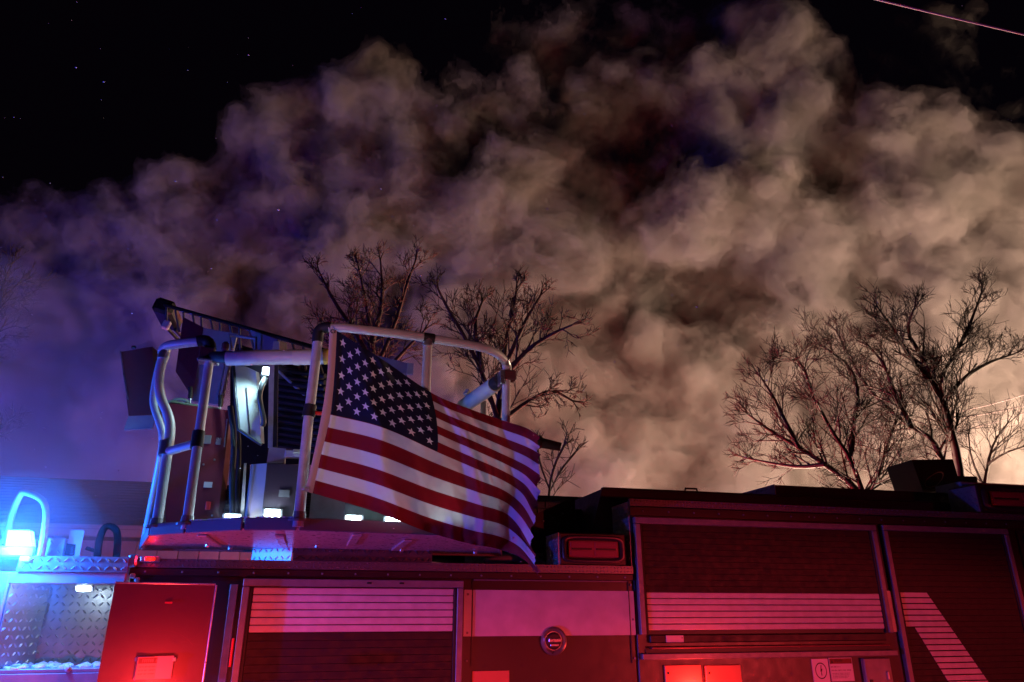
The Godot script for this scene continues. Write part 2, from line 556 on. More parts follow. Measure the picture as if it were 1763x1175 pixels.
	rpart(t, "door_sill", 2.24, 4.335, 1.44, 1.478, -5.0295, -4.984, M.frame_metal, 0.004)
	rpart(t, "sill_groove", 2.28, 4.3, 1.479, 1.507, -5.0295, -5.022, M.black_paint, 0.001)
	var badge := W(1163, 1111, -4.995)
	var plate := bpart(t, "maker_plate", Vector3(badge.x, 1.572, -4.997), Vector3(0.135, 0.046, 0.006), M.white_paint, 0.002)
	bpart(plate, "rivet", Vector3(badge.x + 0.055, 1.578, -4.993), Vector3(0.007, 0.007, 0.004), M.black_paint, 0.001)
	for u in [1142, 1212]:
		var a := W(u, 1146, -5.02)
		var hatch := bpart(t, "small_hatch", Vector3(a.x + 0.145, a.y - 0.12, -5.02), Vector3(0.28, 0.24, 0.02), M.amber_plate if u == 1142 else M.amber_plate, 0.004)
		bpart(hatch, "screw", Vector3(a.x + 0.03, a.y - 0.05, -5.009), Vector3(0.014, 0.014, 0.006), M.black_paint, 0.003)
	# signs beside the hatches
	var sg := W(1413, 1147, -5.02)
	var sign_mesh := QuadMesh.new()
	sign_mesh.size = Vector2(0.135, 0.155)
	var shock := bpart(t, "shock_sign", Vector3(sg.x, 1.345, -5.026), Vector3(0.14, 0.16, 0.006), M.white_paint, 0.001)
	print_on(shock, "shock_print", sign_mesh, Vector3(sg.x, 1.345, -5.0225), M.shock_print)
	sg = W(1449, 1147, -5.02)
	sign_mesh = QuadMesh.new()
	sign_mesh.size = Vector2(0.19, 0.15)
	var warn := bpart(t, "warning_sign", Vector3(sg.x, 1.35, -5.026), Vector3(0.2, 0.16, 0.006), M.white_paint, 0.001)
	print_on(warn, "warning_print", sign_mesh, Vector3(sg.x, 1.35, -5.0225), M.warning_print)
	sg = W(1485, 1134, -5.0)
	var lock := rpart(t, "lock_box", sg.x, sg.x + 0.235, 1.12, sg.y, -5.0295, -4.99, M.frame_metal, 0.006)
	bpart(lock, "keyhole", Vector3(sg.x + 0.04, sg.y - 0.16, -4.989), Vector3(0.03, 0.03, 0.006), M.black_paint, 0.008)
	bpart(lock, "hasp", Vector3(sg.x + 0.19, sg.y - 0.12, -4.985), Vector3(0.02, 0.06, 0.014), M.bright_metal, 0.004)
	# right roll-up door with the slanting stripe
	var rx0 := 4.4
	var rx1 := 5.66
	var door := rpart(t, "roll_up_door", rx0 + 0.03, rx1 - 0.03, 0.7, 2.38, -5.03, -5.018, M.black_paint, 0.001)
	var y := 2.365
	var pitch := 0.0428
	while y > 0.75:
		rpart(door, "slat", rx0 + 0.065, rx1 - 0.065, y - pitch + 0.0008, y, -5.018, -5.004, M.slat_maroon, 0.0012)
		var y1 := y - 0.002
		var y0 := y - pitch + 0.007
		if y1 < 1.92:
			var right := func(h: float) -> float: return minf(rx1 - 0.07, 4.70 + (1.92 - h) * 0.64)
			var left := func(h: float) -> float: return rx0 + 0.068 if h > 1.636 else 4.545 + (1.636 - h) * 0.56
			if left.call(y1) < right.call(y1) - 0.03:
				spart(door, "stripe_strip", [Vector3(left.call(y0), y0, -5.003), Vector3(right.call(y0), y0, -5.003), Vector3(right.call(y1), y1, -5.003), Vector3(left.call(y1), y1, -5.003)], Vector3(0, 0, 0.0012), M.slat_white)
		y -= pitch
	rpart(door, "frame_rail", rx0, rx1, 2.365, 2.41, -5.0295, -4.985, M.frame_metal, 0.004)
	rpart(door, "frame_rail", rx0, rx0 + 0.042, 0.6, 2.363, -5.0295, -4.987, M.frame_metal, 0.004)
	rpart(door, "frame_rail", rx1 - 0.042, rx1, 0.6, 2.363, -5.0295, -4.987, M.frame_metal, 0.004)
	rpart(door, "rubber_seal", rx0 + 0.042, rx0 + 0.062, 0.6, 2.36, -5.0295, -4.998, M.black_rubber, 0.002)
	rpart(door, "rubber_seal", rx1 - 0.062, rx1 - 0.042, 0.6, 2.36, -5.0295, -4.998, M.black_rubber, 0.002)
	rpart(t, "white_stripe", 4.338, 4.398, 1.605, 1.905, -5.0295, -5.02, M.white_paint, 0.001)
	# cab window at the right edge
	var win := rpart(t, "cab_window", 5.78, 6.7, 1.95, 2.4, -5.0295, -5.015, M.dark_paint, 0.01)
	rpart(win, "glass", 5.83, 6.65, 1.99, 2.36, -5.0145, -5.009, M.dark_glass, 0.003)
	# raised hose cover on the roof
	var top := [Vector3(2.03, 2.3, -5.35), Vector3(2.14, 2.66, -5.35), Vector3(9.0, 2.66, -5.35), Vector3(9.0, 2.3, -5.35)]
	var cover := spart(t, "roof_cover", top, Vector3(0, 0, -1.6), M.dark_paint)
	rpart(cover, "cover_lip", 2.14, 9.0, 2.66, 2.672, -5.38, -5.33, M.maroon_paint, 0.003)
	var hk := W(1190, 846, -5.35)
	tpart(cover, "lift_loop", [hk + Vector3(-0.06, -0.02, 0), hk + Vector3(-0.05, 0.02, 0), hk + Vector3(0.05, 0.02, 0), hk + Vector3(0.06, -0.02, 0)], 0.008, M.black_paint, 0, 8)
	var pl := W(1335, 848, -5.5)
	tread_plate(t, "hatch_plate", Vector3(pl.x, pl.y - 0.03, -6.2), Vector3(0, 0, 0.7), Vector3(0, 0.1, 0), M.plate_metal, 0.035)
	rpart(t, "roof_hatch", pl.x + 0.004, pl.x + 2.2, pl.y - 0.05, pl.y + 0.065, -6.3, -5.5, M.dark_paint, 0.006)
	for k in 16:
		bpart(t, "trim_rivet", Vector3(-1.0 + k * 0.21, 1.98, -5.006), Vector3(0.012, 0.012, 0.008), M.frame_metal, 0.004)
	for k in 22:
		bpart(t, "trim_rivet", Vector3(2.32 + k * 0.21, 2.45, -5.008), Vector3(0.012, 0.012, 0.008), M.frame_metal, 0.004)
	for q in [[1.012, 1.86], [1.012, 1.62], [1.012, 1.45], [2.197, 1.93], [2.197, 1.70], [2.197, 1.45]]:
		bpart(t, "panel_screw", Vector3(q[0], q[1], -5.02), Vector3(0.014, 0.014, 0.006), M.frame_metal, 0.004)
	for x in [0.35, 0.56]:
		bpart(t, "door_strap_clip", Vector3(x, 1.925, -4.984), Vector3(0.03, 0.012, 0.008), M.black_paint, 0.003)
	# warning lights
	var wl := warning_light(t, 1.655, 2.165, 2.056, 2.28, -5.0, "warning_light")
	tread_plate(wl, "light_side_plate", Vector3(1.652, 2.058, -5.3), Vector3(0, 0, 0.295), Vector3(0, 0.22, 0), M.plate_metal, 0.03)
	wl = warning_light(t, 5.42, 6.3, 2.54, 2.78, -4.98, "warning_light")
	tread_plate(wl, "light_side_plate", Vector3(5.415, 2.545, -5.28), Vector3(0, 0, 0.29), Vector3(0, 0.22, 0), M.plate_metal, 0.03)
	rpart(t, "roof_rail_box", 5.6, 8.0, 2.78, 2.86, -5.6, -5.3, M.grey_paint, 0.01)
	# loud horn on the roof
	var h0 := 5.75
	var hp := []
	for q in [[1570, 792], [1641, 791], [1656, 845], [1590, 848]]:
		hp.append(W(q[0], q[1], -h0))
	var horn := spart(t, "siren_speaker", hp, Vector3(0.05, 0, -0.4), M.black_paint)
	var hc := W(1608, 828, -h0 + 0.004)
	st = new_st()
	var rim := []
	var hole := []
	for k in 28:
		var a := TAU * k / 28
		var e := Vector3(cos(a) * 0.125, sin(a) * 0.05, 0).rotated(Vector3(0, 0, 1), 0.42)
		rim.append(hc + e + Vector3(0.02 * maxf(0, cos(a)), 0.03 * maxf(0, cos(a)), 0))
		hole.append(hc + e * 0.5 + Vector3(0.0, -0.006, -0.03))
	for k in 28:
		face(st, [rim[k], rim[(k + 1) % 28], hole[(k + 1) % 28], hole[k]], Vector3(0, 0, 1))
	part(horn, "horn_mouth", done(st), M.horn_inside)
	st = new_st()
	face(st, hole, Vector3(0, 0, 1))
	part(horn, "horn_throat", done(st), M.black_paint)
	var hb := []
	for q in [[1650, 820], [1682, 821], [1687, 852], [1650, 852]]:
		hb.append(W(q[0], q[1], -h0))
	spart(horn, "speaker_base", hb, Vector3(0, 0, -0.4), M.black_paint)
	# dark wedge shield with rivets, behind the left warning light
	var wz := -5.75
	var wedge := []
	for q in [[900, 905], [905, 893], [984, 858], [990, 856], [990, 975], [930, 975]]:
		wedge.append(W(q[0], q[1], wz))
	var shield := spart(t, "wedge_shield", wedge, Vector3(0, 0, -0.03), M.dark_paint)
	for q in [[914, 897], [936, 898], [952, 892], [969, 885], [984, 875], [914, 934], [921, 915]]:
		bpart(shield, "rivet", W(q[0], q[1], wz + 0.006), Vector3(0.014, 0.014, 0.012), M.frame_metal, 0.004)
	rpart(shield, "shield_post", W(990, 900, wz).x + 0.004, W(1003, 900, wz).x, 2.0, 2.55, wz - 0.25, wz, M.black_paint, 0.005)
	tpart(t, "strut", [W(1000, 864, -5.9), W(1016, 902, -5.7)], 0.022, M.strut_paint, 0, 10)
	# tread plate boxes on the low deck, seen under the bucket
	var dk := W(503, 970, -5.06)
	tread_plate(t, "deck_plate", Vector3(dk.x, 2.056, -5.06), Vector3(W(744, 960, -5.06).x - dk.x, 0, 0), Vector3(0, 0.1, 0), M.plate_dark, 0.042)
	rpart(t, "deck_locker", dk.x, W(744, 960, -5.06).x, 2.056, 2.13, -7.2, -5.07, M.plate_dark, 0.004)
	var la := W(432, 968, -5.27)
	var lb := W(500, 968, -5.06)
	tread_plate(t, "deck_plate", Vector3(la.x, 2.056, -5.27), Vector3(lb.x - la.x, 0, 0.21), Vector3(0, 0.1, 0), M.strobe_lit_plate, 0.042)
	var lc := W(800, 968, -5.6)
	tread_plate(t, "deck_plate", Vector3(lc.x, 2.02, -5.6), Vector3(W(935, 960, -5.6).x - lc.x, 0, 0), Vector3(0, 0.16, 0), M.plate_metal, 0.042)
	var hz := []
	for q in [[835, 972], [855, 966], [890, 963], [925, 968], [935, 975]]:
		hz.append(W(q[0], q[1], -5.4))
	tpart(t, "hose_coil", hz, 0.035, M.hose_cover, 2, 10)
	# marker lamps at the left end
	var mk := W(258, 963, -4.98)
	var marker := bpart(t, "marker_lamp", mk + Vector3(0, 0, -0.008), Vector3(0.11, 0.035, 0.03), M.bright_metal, 0.006)
	bpart(marker, "marker_lens", mk + Vector3(0, 0, 0.01), Vector3(0.06, 0.022, 0.014), M.red_marker, 0.005)
	omni(self, "marker_lamp_light", mk + Vector3(0, 0, 0.03), Color(1, 0.08, 0.05), 0.012, 0.01)
	for q in [[228, 992], [236, 999]]:
		bpart(t, "corner_bolt", W(q[0], q[1], -5.0), Vector3(0.03, 0.03, 0.025), M.bright_metal, 0.008)
	bpart(t, "corner_cap", W(229, 966, -5.0), Vector3(0.05, 0.075, 0.05), M.bright_metal, 0.01)
	# unseen lamps just under the picture, placed to redden hatches and open door
	for q in [[1212, 1194, -4.92, 0.26], [262, 1212, -4.5, 0.5]]:
		var p := W(q[0], q[1], q[2])
		var pl_ := bpart(t, "unseen_low_lamp", p + Vector3(0, -0.03, -0.02), Vector3(0.16, 0.05, 0.04), M.bright_metal, 0.006)
		bpart(pl_, "lamp_lens", p + Vector3(0, -0.03, 0.003), Vector3(0.13, 0.035, 0.012), M.unseen_red_beacon, 0.004)
		omni(self, "unseen_low_lamp_light", p + Vector3(0, 0, 0.03), Color(1.0, 0.22, 0.2), q[3], 0.03)
	# compartment door swung open at the left
	var dp := []
	for q in [[198, 1005, -4.72], [371, 1008, -4.82], [352, 1200, -4.82], [170, 1200, -4.72]]:
		dp.append(W(q[0], q[1], q[2]))
	dp[2] = Vector3(dp[1].x, dp[2].y, dp[1].z)
	dp[3] = Vector3(dp[0].x, dp[2].y, dp[0].z)
	var leaf := spart(t, "open_door", dp, Vector3(0, 0, -0.03), M.leaf_paint)
	tpart(leaf, "edge_highlight", [dp[0] + Vector3(0, 0.004, 0), dp[1] + Vector3(0, 0.004, 0)], 0.006, M.bright_metal, 0, 6)  # bright bars stand in for the highlight along the panel's edges
	tpart(leaf, "edge_highlight", [dp[1] + Vector3(0.004, 0, 0), dp[2] + Vector3(0.004, 0, 0)], 0.006, M.bright_metal, 0, 6)
	var lp := W(265, 1150, -4.755)
	var tagp := bpart(leaf, "warning_plate", lp, Vector3(0.19, 0.12, 0.006), M.door_label, 0.002, Basis(Vector3.UP, 0.17))
	sign_mesh = QuadMesh.new()
	sign_mesh.size = Vector2(0.18, 0.11)
	print_on(tagp, "plate_print", sign_mesh, lp + Vector3(0.0008, 0, 0.0046), M.door_print, Basis(Vector3.UP, 0.17))
	for u in [236, 300]:
		bpart(leaf, "screw", W(u, 1136, -4.752 if u < 270 else -4.772), Vector3(0.022, 0.022, 0.012), M.bright_metal, 0.006)
	bpart(leaf, "latch_mark", W(290, 1038, -4.765), Vector3(0.04, 0.01, 0.005), M.red_tape, 0.002)
	# tail compartment of tread plate
	var x0 := -2.0
	var x1 := -1.1
	tread_plate(t, "tail_top_rail", Vector3(-1.68, 1.972, -4.97), Vector3(0.585, 0, 0), Vector3(0, 0.088, 0), M.plate_metal, 0.043, 0.02)
	rpart(t, "tail_deck", x0, x1, 2.04, 2.058, -7.0, -4.995, M.plate_metal, 0.003)
	rpart(t, "tail_header", -1.76, x1, 1.905, 1.968, -5.02, -4.985, M.grey_paint, 0.004)
	tread_plate(t, "tail_back_plate", Vector3(-1.7, 1.45, -5.35), Vector3(0.6, 0, 0), Vector3(0, 0.46, 0), M.plate_metal, 0.042)
	tread_plate(t, "tail_side_plate", Vector3(-1.7, 1.45, -4.99), Vector3(0, 0, -0.355).rotated(Vector3.UP, -0.3), Vector3(0, 0.46, 0), M.plate_metal, 0.042)
	rpart(t, "tail_post", -1.98, -1.71, 0.6, 1.968, -5.3, -4.98, M.grey_paint, 0.01)
	var shelf := rpart(t, "tail_shelf", -1.7, x1, 1.425, 1.447, -5.35, -4.99, M.floor_metal, 0.004)
	rpart(shelf, "shelf_lip", -1.7, x1, 1.37, 1.424, -5.0, -4.985, M.grey_paint, 0.004)
	var rng := RandomNumberGenerator.new()
	rng.seed = 8
	st = new_st()
	for k in 46:
		var p := Vector3(rng.randf_range(-1.66, -1.15), 1.449, rng.randf_range(-5.3, -5.0))
		box(st, p, Vector3(rng.randf_range(0.02, 0.07), rng.randf_range(0.01, 0.035), rng.randf_range(0.02, 0.05)), 0.008, Basis.from_euler(Vector3(rng.randf() * 0.4, rng.randf() * 3, rng.randf() * 0.4)))
	stuff(part(shelf, "ice_crumbs", done(st), M.snow))
	tread_plate(t, "tail_low_plate", Vector3(-1.62, 1.1, -5.02), Vector3(0.5, 0, 0), Vector3(0, 0.25, 0), M.plate_metal, 0.042)
	led_bar(t, W(145, 1012, -5.12), 0.075, 0.035, 0.05, Basis.from_euler(Vector3(0.7, 0, 0)))
	# blue strobe with its guard loop and the small fittings on the tail deck
	var bs := W(29, 928, -5.0)
	var strobe := bpart(t, "blue_strobe", bs + Vector3(0, -0.075, -0.03), Vector3(0.24, 0.06, 0.14), M.grey_paint, 0.01)
	var lensp := []
	for q in [[9, 940], [13, 913], [51, 914], [54, 941]]:
		lensp.append(W(q[0], q[1], -4.95))
	spart(strobe, "strobe_lens", lensp, Vector3(0, 0, -0.07), M.blue_strobe)
	omni(self, "blue_strobe_light", bs + Vector3(0.02, -0.05, 0.12), Color(0.1, 0.42, 1.0), 3.0, 0.05)
	var bs2 := W(42, 962, -4.95)
	bpart(strobe, "strobe_lens", bs2, Vector3(0.05, 0.03, 0.02), M.blue_strobe, 0.006)
	tpart(t, "guard_loop", [W(8, 960, -5.1), W(15, 900, -5.1), W(34, 850, -5.05), W(44, 847, -5.03), W(74, 860, -4.98), W(80, 882, -4.97), W(76, 920, -4.97), W(69, 958, -4.97)], 0.019, M.tube_metal, 2)
	tread_plate(t, "deck_block", W(77, 958, -5.02), Vector3(0.09, 0, 0), Vector3(0, 0.105, 0), M.plate_metal, 0.04, 0.09)
	bpart(t, "deck_bracket", W(112, 946, -5.1), Vector3(0.1, 0.07, 0.08), M.ladder_metal, 0.008)
	var fl := []
	for q in [[121, 912], [145, 914], [136, 958], [128, 958], [130, 938], [116, 936]]:
		fl.append(W(q[0], q[1], -5.05))
	spart(t, "sign_flap", fl, Vector3(0, 0, -0.006), M.tube_metal)
	tpart(t, "grab_loop", [W(167, 960, -5.3), W(171, 925, -5.3), W(182, 904, -5.3), W(200, 910, -5.3), W(203, 930, -5.3), W(200, 960, -5.3)], 0.022, M.ladder_metal, 2)
	tpart(t, "grab_rail", [W(148, 944, -5.4), W(166, 950, -5.4), W(167, 960, -5.4)], 0.012, M.ladder_metal, 0, 8)

func print_on(parent: Node, called: String, mesh: Mesh, at: Vector3, m: Material, turn := Basis()) -> void:
	var o := MeshInstance3D.new()
	o.name = called
	o.basis = turn
	o.mesh = mesh
	o.material_override = m
	parent.add_child(o, true)
	o.position = at - origin_of(parent)

# ------------------------------------------------------------------ printed signs
func print_material(called: String, im: Image) -> void:
	var m := mat(called, Color.WHITE, 0.5)
	m.albedo_texture = ImageTexture.create_from_image(im)

func build_prints() -> void:
	mat("strobe_lit_plate", lin(0.8, 0.82, 0.85), 0.4, 0.3)  # tread plate copy brightened to imitate the strobe's glare on it
	mat("bezel", lin(0.07, 0.05, 0.055), 0.35, 0.6)
	mat("amber_plate", lin(0.55, 0.2, 0.12), 0.5, 0.3)
	mat("strut_paint", lin(0.25, 0.33, 0.25), 0.6)
	mat("hose_cover", lin(0.2, 0.2, 0.3), 0.8)
	mat("trim_plate", lin(0.2, 0.2, 0.21), 0.4, 0.85)
	mat("door_label", lin(0.5, 0.2, 0.2), 0.5)
	# shock sign: a ring round a bolt
	var im := Image.create(128, 152, false, Image.FORMAT_RGB8)
	im.fill(Color(0.88, 0.88, 0.88))
	var bolt := PackedVector2Array([Vector2(66, 40), Vector2(72, 40), Vector2(68, 64), Vector2(76, 62), Vector2(68, 88), Vector2(70, 104), Vector2(64, 110), Vector2(62, 92), Vector2(66, 80), Vector2(58, 82)])
	for y in 152:
		for x in 128:
			var r := Vector2((x - 64) / 46.0, (y - 76) / 54.0).length()
			if (r < 1.0 and r > 0.87) or Geometry2D.is_point_in_polygon(Vector2(x, y), bolt):
				im.set_pixel(x, y, Color(0.04, 0.03, 0.03))
	print_material("shock_print", im)
	# warning sign: a dark head with a triangle, then rows of small print
	im = Image.create(190, 150, false, Image.FORMAT_RGB8)
	im.fill(Color(0.84, 0.84, 0.84))
	im.fill_rect(Rect2i(0, 0, 190, 36), Color(0.42, 0.12, 0.06))
	for y in 22:
		im.fill_rect(Rect2i(20 - y / 2, 8 + y, y, 1), Color(0.05, 0.04, 0.04))
	text_row(im, 44, 8, 16, [7], 130, Color(0.06, 0.05, 0.05), 1)
	text_row(im, 6, 52, 9, [3, 4], 90, Color(0.08, 0.06, 0.06), 2)
	text_row(im, 6, 76, 9, [9, 6, 5, 7], 180, Color(0.08, 0.06, 0.06), 3)
	for k in 4:
		text_row(im, 8, 98 + k * 10, 5, [4, 7, 3, 8, 6], [164, 160, 150, 140][k], Color(0.12, 0.1, 0.1), 4 + k)
	print_material("warning_print", im)
	im = Image.create(180, 110, false, Image.FORMAT_RGB8)
	im.fill(Color(0.74, 0.5, 0.5))
	im.fill_rect(Rect2i(4, 4, 172, 28), Color(0.45, 0.2, 0.2))
	text_row(im, 24, 10, 16, [6], 150, Color(0.66, 0.44, 0.44), 9)
	for k in 3:
		text_row(im, 12, 46 + k * 18, 7, [5, 3, 7, 4], 166 - k * 10, Color(0.45, 0.2, 0.2), 11 + k)
	print_material("door_print", im)

# Rows of print too small to read: strokes of letter height, grouped as words.
func text_row(im: Image, x: int, y: int, h: int, words: Array, end: int, c: Color, s: int) -> void:
	var rng := RandomNumberGenerator.new()
	rng.seed = s * 31
	var w := maxi(3, h * 6 / 10)
	var k := 0
	while x < end:
		for n in words[k % words.size()]:
			if x + w > end:
				return
			im.fill_rect(Rect2i(x, y, maxi(1, w / 3), h), c)
			if rng.randf() < 0.6:
				im.fill_rect(Rect2i(x, y, w - 1, maxi(1, h / 5)), c)
			if rng.randf() < 0.6:
				im.fill_rect(Rect2i(x, y + h / 2, w - 1, maxi(1, h / 5)), c)
			if rng.randf() < 0.5:
				im.fill_rect(Rect2i(x + w - 2, y, 1, h), c)
			x += w + 1
		x += w
		k += 1

# ------------------------------------------------------------------ bucket, ladder, flag
func build_bucket() -> void:
	var b := thing("ladder_bucket", "aluminium rescue bucket of a ladder truck with tube rails and work lamps", "bucket", Vector3(0.1, 2.1, -4.6))
	var fy := 2.14
	var plan := [Vector3(-1.12, fy, -5.36), Vector3(-0.86, fy, -4.3), Vector3(-0.66, fy, -4.13), Vector3(-0.36, fy, -3.9), Vector3(-0.1, fy, -3.83), Vector3(0.72, fy, -3.9), Vector3(0.98, fy, -4.1), Vector3(1.3, fy, -5.3)]
	var floor_part := spart(b, "floor", plan, Vector3(0, 0.028, 0), M.floor_gloss)
	for i in plan.size():
		var a: Vector3 = plan[i]
		var c: Vector3 = plan[(i + 1) % plan.size()]
		var mid := (a + c) / 2.0 + Vector3(0, 0.02, 0)
		bpart(floor_part, "kick_rim", mid + (Vector3(c.z - a.z, 0, a.x - c.x)).normalized() * -0.009, Vector3((c - a).length() - 0.01, 0.062, 0.014), M.rim_paint, 0.004, Basis(Vector3.UP, atan2(-(c.z - a.z), c.x - a.x)))
	for q in [Vector3(-0.6, 0, -4.6), Vector3(-0.2, 0, -4.5), Vector3(0.2, 0, -4.35), Vector3(0.5, 0, -4.6)]:
		bpart(floor_part, "floor_rib", q + Vector3(0, fy - 0.008, 0), Vector3(0.05, 0.012, 0.7), M.floor_gloss, 0.004)
	for q in [[546, 941], [697, 947], [833, 950], [352, 945], [385, 952]]:
		var p: Vector3 = W(q[0], q[1], -4.7)
		bpart(floor_part, "bolt", Vector3(p.x, fy - 0.014, -4.7 + (q[1] - 941) * -0.03), Vector3(0.026, 0.024, 0.026), M.bright_metal, 0.006)
	var st := new_st()
	var rng := RandomNumberGenerator.new()
	rng.seed = 4
	for k in 60:
		var f := rng.randf()
		var p: Vector3 = (plan[2] as Vector3).lerp(plan[3], f) if k < 40 else (plan[3] as Vector3).lerp(plan[4], f)
		box(st, p + Vector3(0, 0.053, 0), Vector3(rng.randf_range(0.01, 0.04), 0.008, 0.016), 0.003, Basis(Vector3.UP, rng.randf() * 3.0))
	stuff(part(floor_part, "ice_crumbs", done(st), M.snow))
	# left gate: two bent posts, top rail, crossbar
	tpart(b, "gate_post", [W(284, 612, -4.42), W(277, 628, -4.42), W(272, 656, -4.42), W(276, 686, -4.42), W(289, 712, -4.42), W(294, 738, -4.41), W(288, 782, -4.4), W(267, 922, -4.3)], 0.027, M.tube_metal, 2)
	tpart(b, "gate_post", [W(278, 616, -4.5), W(271, 640, -4.52), W(265, 672, -4.54), W(263, 698, -4.54), W(276, 732, -4.52), W(281, 752, -4.5), W(276, 792, -4.6), W(246, 942, -5.2)], 0.021, M.tube_metal, 2)
	tpart(b, "gate_rail", [W(282, 616, -4.43), W(279, 604, -4.42), W(287, 595, -4.4), W(310, 592, -4.36), W(345, 588, -4.32)], 0.028, M.tube_metal, 2)
	tpart(b, "elbow", [W(340, 588, -4.325), W(353, 586, -4.32), W(361, 592, -4.32), W(362, 602, -4.32)], 0.034, M.black_rubber, 1)
	bpart(b, "hinge_block", W(357, 611, -4.32), Vector3(0.085, 0.075, 0.08), M.maroon_block, 0.006)
	bpart(b, "hinge_plate", W(358, 623, -4.3), Vector3(0.11, 0.014, 0.1), M.bright_metal, 0.004)
	tpart(b, "collar", [W(280, 618, -4.42), W(284, 602, -4.42)], 0.032, M.bright_metal)
	tpart(b, "clamp", [W(287, 760, -4.4), W(284, 785, -4.39)], 0.038, M.bright_metal)
	tpart(b, "gate_post", [W(360, 622, -4.32), W(342, 752, -4.25), W(320, 913, -4.14)], 0.026, M.tube_metal)
	tpart(b, "clamp", [W(342, 744, -4.26), W(338, 772, -4.24)], 0.034, M.black_rubber)
	tpart(b, "gate_bar", [W(288, 778, -4.38), W(340, 763, -4.24)], 0.025, M.tube_metal)
	# hinged top bar
	tpart(b, "bar_coupler", [W(366, 615, -4.3), W(394, 616, -4.15)], 0.034, M.black_rubber)
	tpart(b, "drop_bar", [W(391, 617, -4.14), W(570, 614, -4.0)], 0.043, M.tube_metal, 0, 20)
	tpart(b, "bar_label", [W(506, 616, -4.05), W(540, 615, -4.02)], 0.0445, M.label_paper, 0, 20)
	tpart(b, "yellow_collar", [W(558, 614.5, -4.005), W(568, 614.2, -3.998)], 0.045, M.yellow_paint, 0, 20)
	bpart(b, "bar_knob", W(388, 598, -4.2), Vector3(0.04, 0.06, 0.05), M.maroon_block, 0.012)
	# front post with elbow
	tpart(b, "rail_post", [W(547, 585, -3.88), W(541, 640, -3.87), W(530, 730, -3.85), W(513, 908, -3.82)], 0.027, M.tube_metal)
	tpart(b, "elbow", [W(546.5, 590, -3.88), W(547, 576, -3.88), W(551, 567, -3.88), W(560, 564, -3.87), W(571, 564, -3.86)], 0.031, M.black_rubber, 1)
	tpart(b, "clamp", [W(534.5, 698, -3.85), W(531, 718, -3.85)], 0.034, M.black_rubber)
	bpart(b, "reflective_tape", W(546, 712, -3.85), Vector3(0.06, 0.016, 0.02), M.red_tape, 0.003)
	tpart(b, "rail_post", [W(519, 846, -3.84), W(513, 908, -3.82)], 0.028, M.tube_metal)
	# right top rail
	tpart(b, "top_rail", [W(566, 565, -3.86), W(590, 564.5, -3.85), W(613, 567, -3.85), W(670, 573, -3.86), W(727, 581, -3.89), W(784, 590, -3.92), W(834, 599, -3.97), W(857, 609, -4.05), W(870, 622, -4.13), W(872, 634, -4.16)], 0.026, M.tube_metal, 2)
	tpart(b, "rail_tee", [W(729, 581.5, -3.885), W(747, 584, -3.89)], 0.031, M.black_rubber)
	tpart(b, "rail_tee", [W(737, 584, -3.888), W(736, 597, -3.888)], 0.03, M.chrome_tee)
	tpart(b, "rail_post", [W(736.5, 592, -3.888), W(734, 650, -3.888), W(726, 912, -3.9)], 0.026, M.tube_metal)
	tpart(b, "rail_elbow", [W(869, 620, -4.12), W(873, 630, -4.16), W(873, 640, -4.17)], 0.029, M.bright_metal, 1)
	bpart(b, "hinge_block", W(876, 648, -4.17), Vector3(0.085, 0.062, 0.075), M.maroon_block, 0.006)
	bpart(b, "hinge_plate", W(863, 652, -4.16), Vector3(0.03, 0.095, 0.08), M.bright_metal, 0.004)
	tpart(b, "rail_post", [W(871.5, 655, -4.17), W(871, 735, -4.15), W(860, 930, -4.1)], 0.026, M.tube_metal)
	# right drop bar, reaching to the back
	tpart(b, "bar_coupler", [W(862, 653, -4.2), W(850, 663, -4.35)], 0.044, M.black_rubber)
	tpart(b, "drop_bar", [W(852, 662, -4.33), W(798, 700, -4.8)], 0.05, M.pad_cover, 0, 20)
	bpart(b, "bar_label", W(808, 682, -4.72), Vector3(0.1, 0.05, 0.03), M.label_paper, 0.006, Basis.from_euler(Vector3(0.3, 0.6, -0.5)))
	tpart(b, "rail_post", [W(833, 692, -4.9), W(831, 760, -4.9), W(826, 935, -4.9)], 0.022, M.tube_metal)
	# cabinets and panels standing in the bucket
	var pz := -4.85
	var cab := spart(b, "control_cabinet", [W(286, 694, pz), W(397, 707, pz), W(389, 770, pz), W(372, 918, pz), W(285, 918, pz)], Vector3(0, 0, -0.28), M.door_paint)
	tpart(cab, "door_edge", [W(391, 722, pz + 0.004), W(386, 770, pz + 0.004)], 0.004, M.bright_metal, 0, 6)
	bpart(cab, "latch", W(376, 760, pz + 0.006), Vector3(0.03, 0.045, 0.012), M.bright_metal, 0.004)
	bpart(cab, "latch", W(356, 757, pz + 0.006), Vector3(0.05, 0.055, 0.012), M.bright_metal, 0.004)
	bpart(cab, "red_lamp", W(358, 871, pz + 0.006), Vector3(0.03, 0.05, 0.012), M.red_tape, 0.004)
	for q in [[340, 802], [350, 800], [369, 792], [329, 877], [365, 888], [346, 896]]:
		bpart(cab, "screw", W(q[0], q[1], pz + 0.004), Vector3(0.012, 0.012, 0.008), M.bright_metal, 0.003)
	var rest := []
	for k in 11:
		var a := PI * k / 10.0
		rest.append(W(309 - 14 * cos(a), 694 - 6 * sin(a), pz - 0.03))
	tpart(cab, "grab_handle", rest, 0.011, M.strut_paint, 0, 8)
	bpart(cab, "top_bracket", W(330, 698, pz - 0.03), Vector3(0.36, 0.014, 0.03), M.strut_paint, 0.003, Basis(Vector3(0, 0, 1), -0.1))
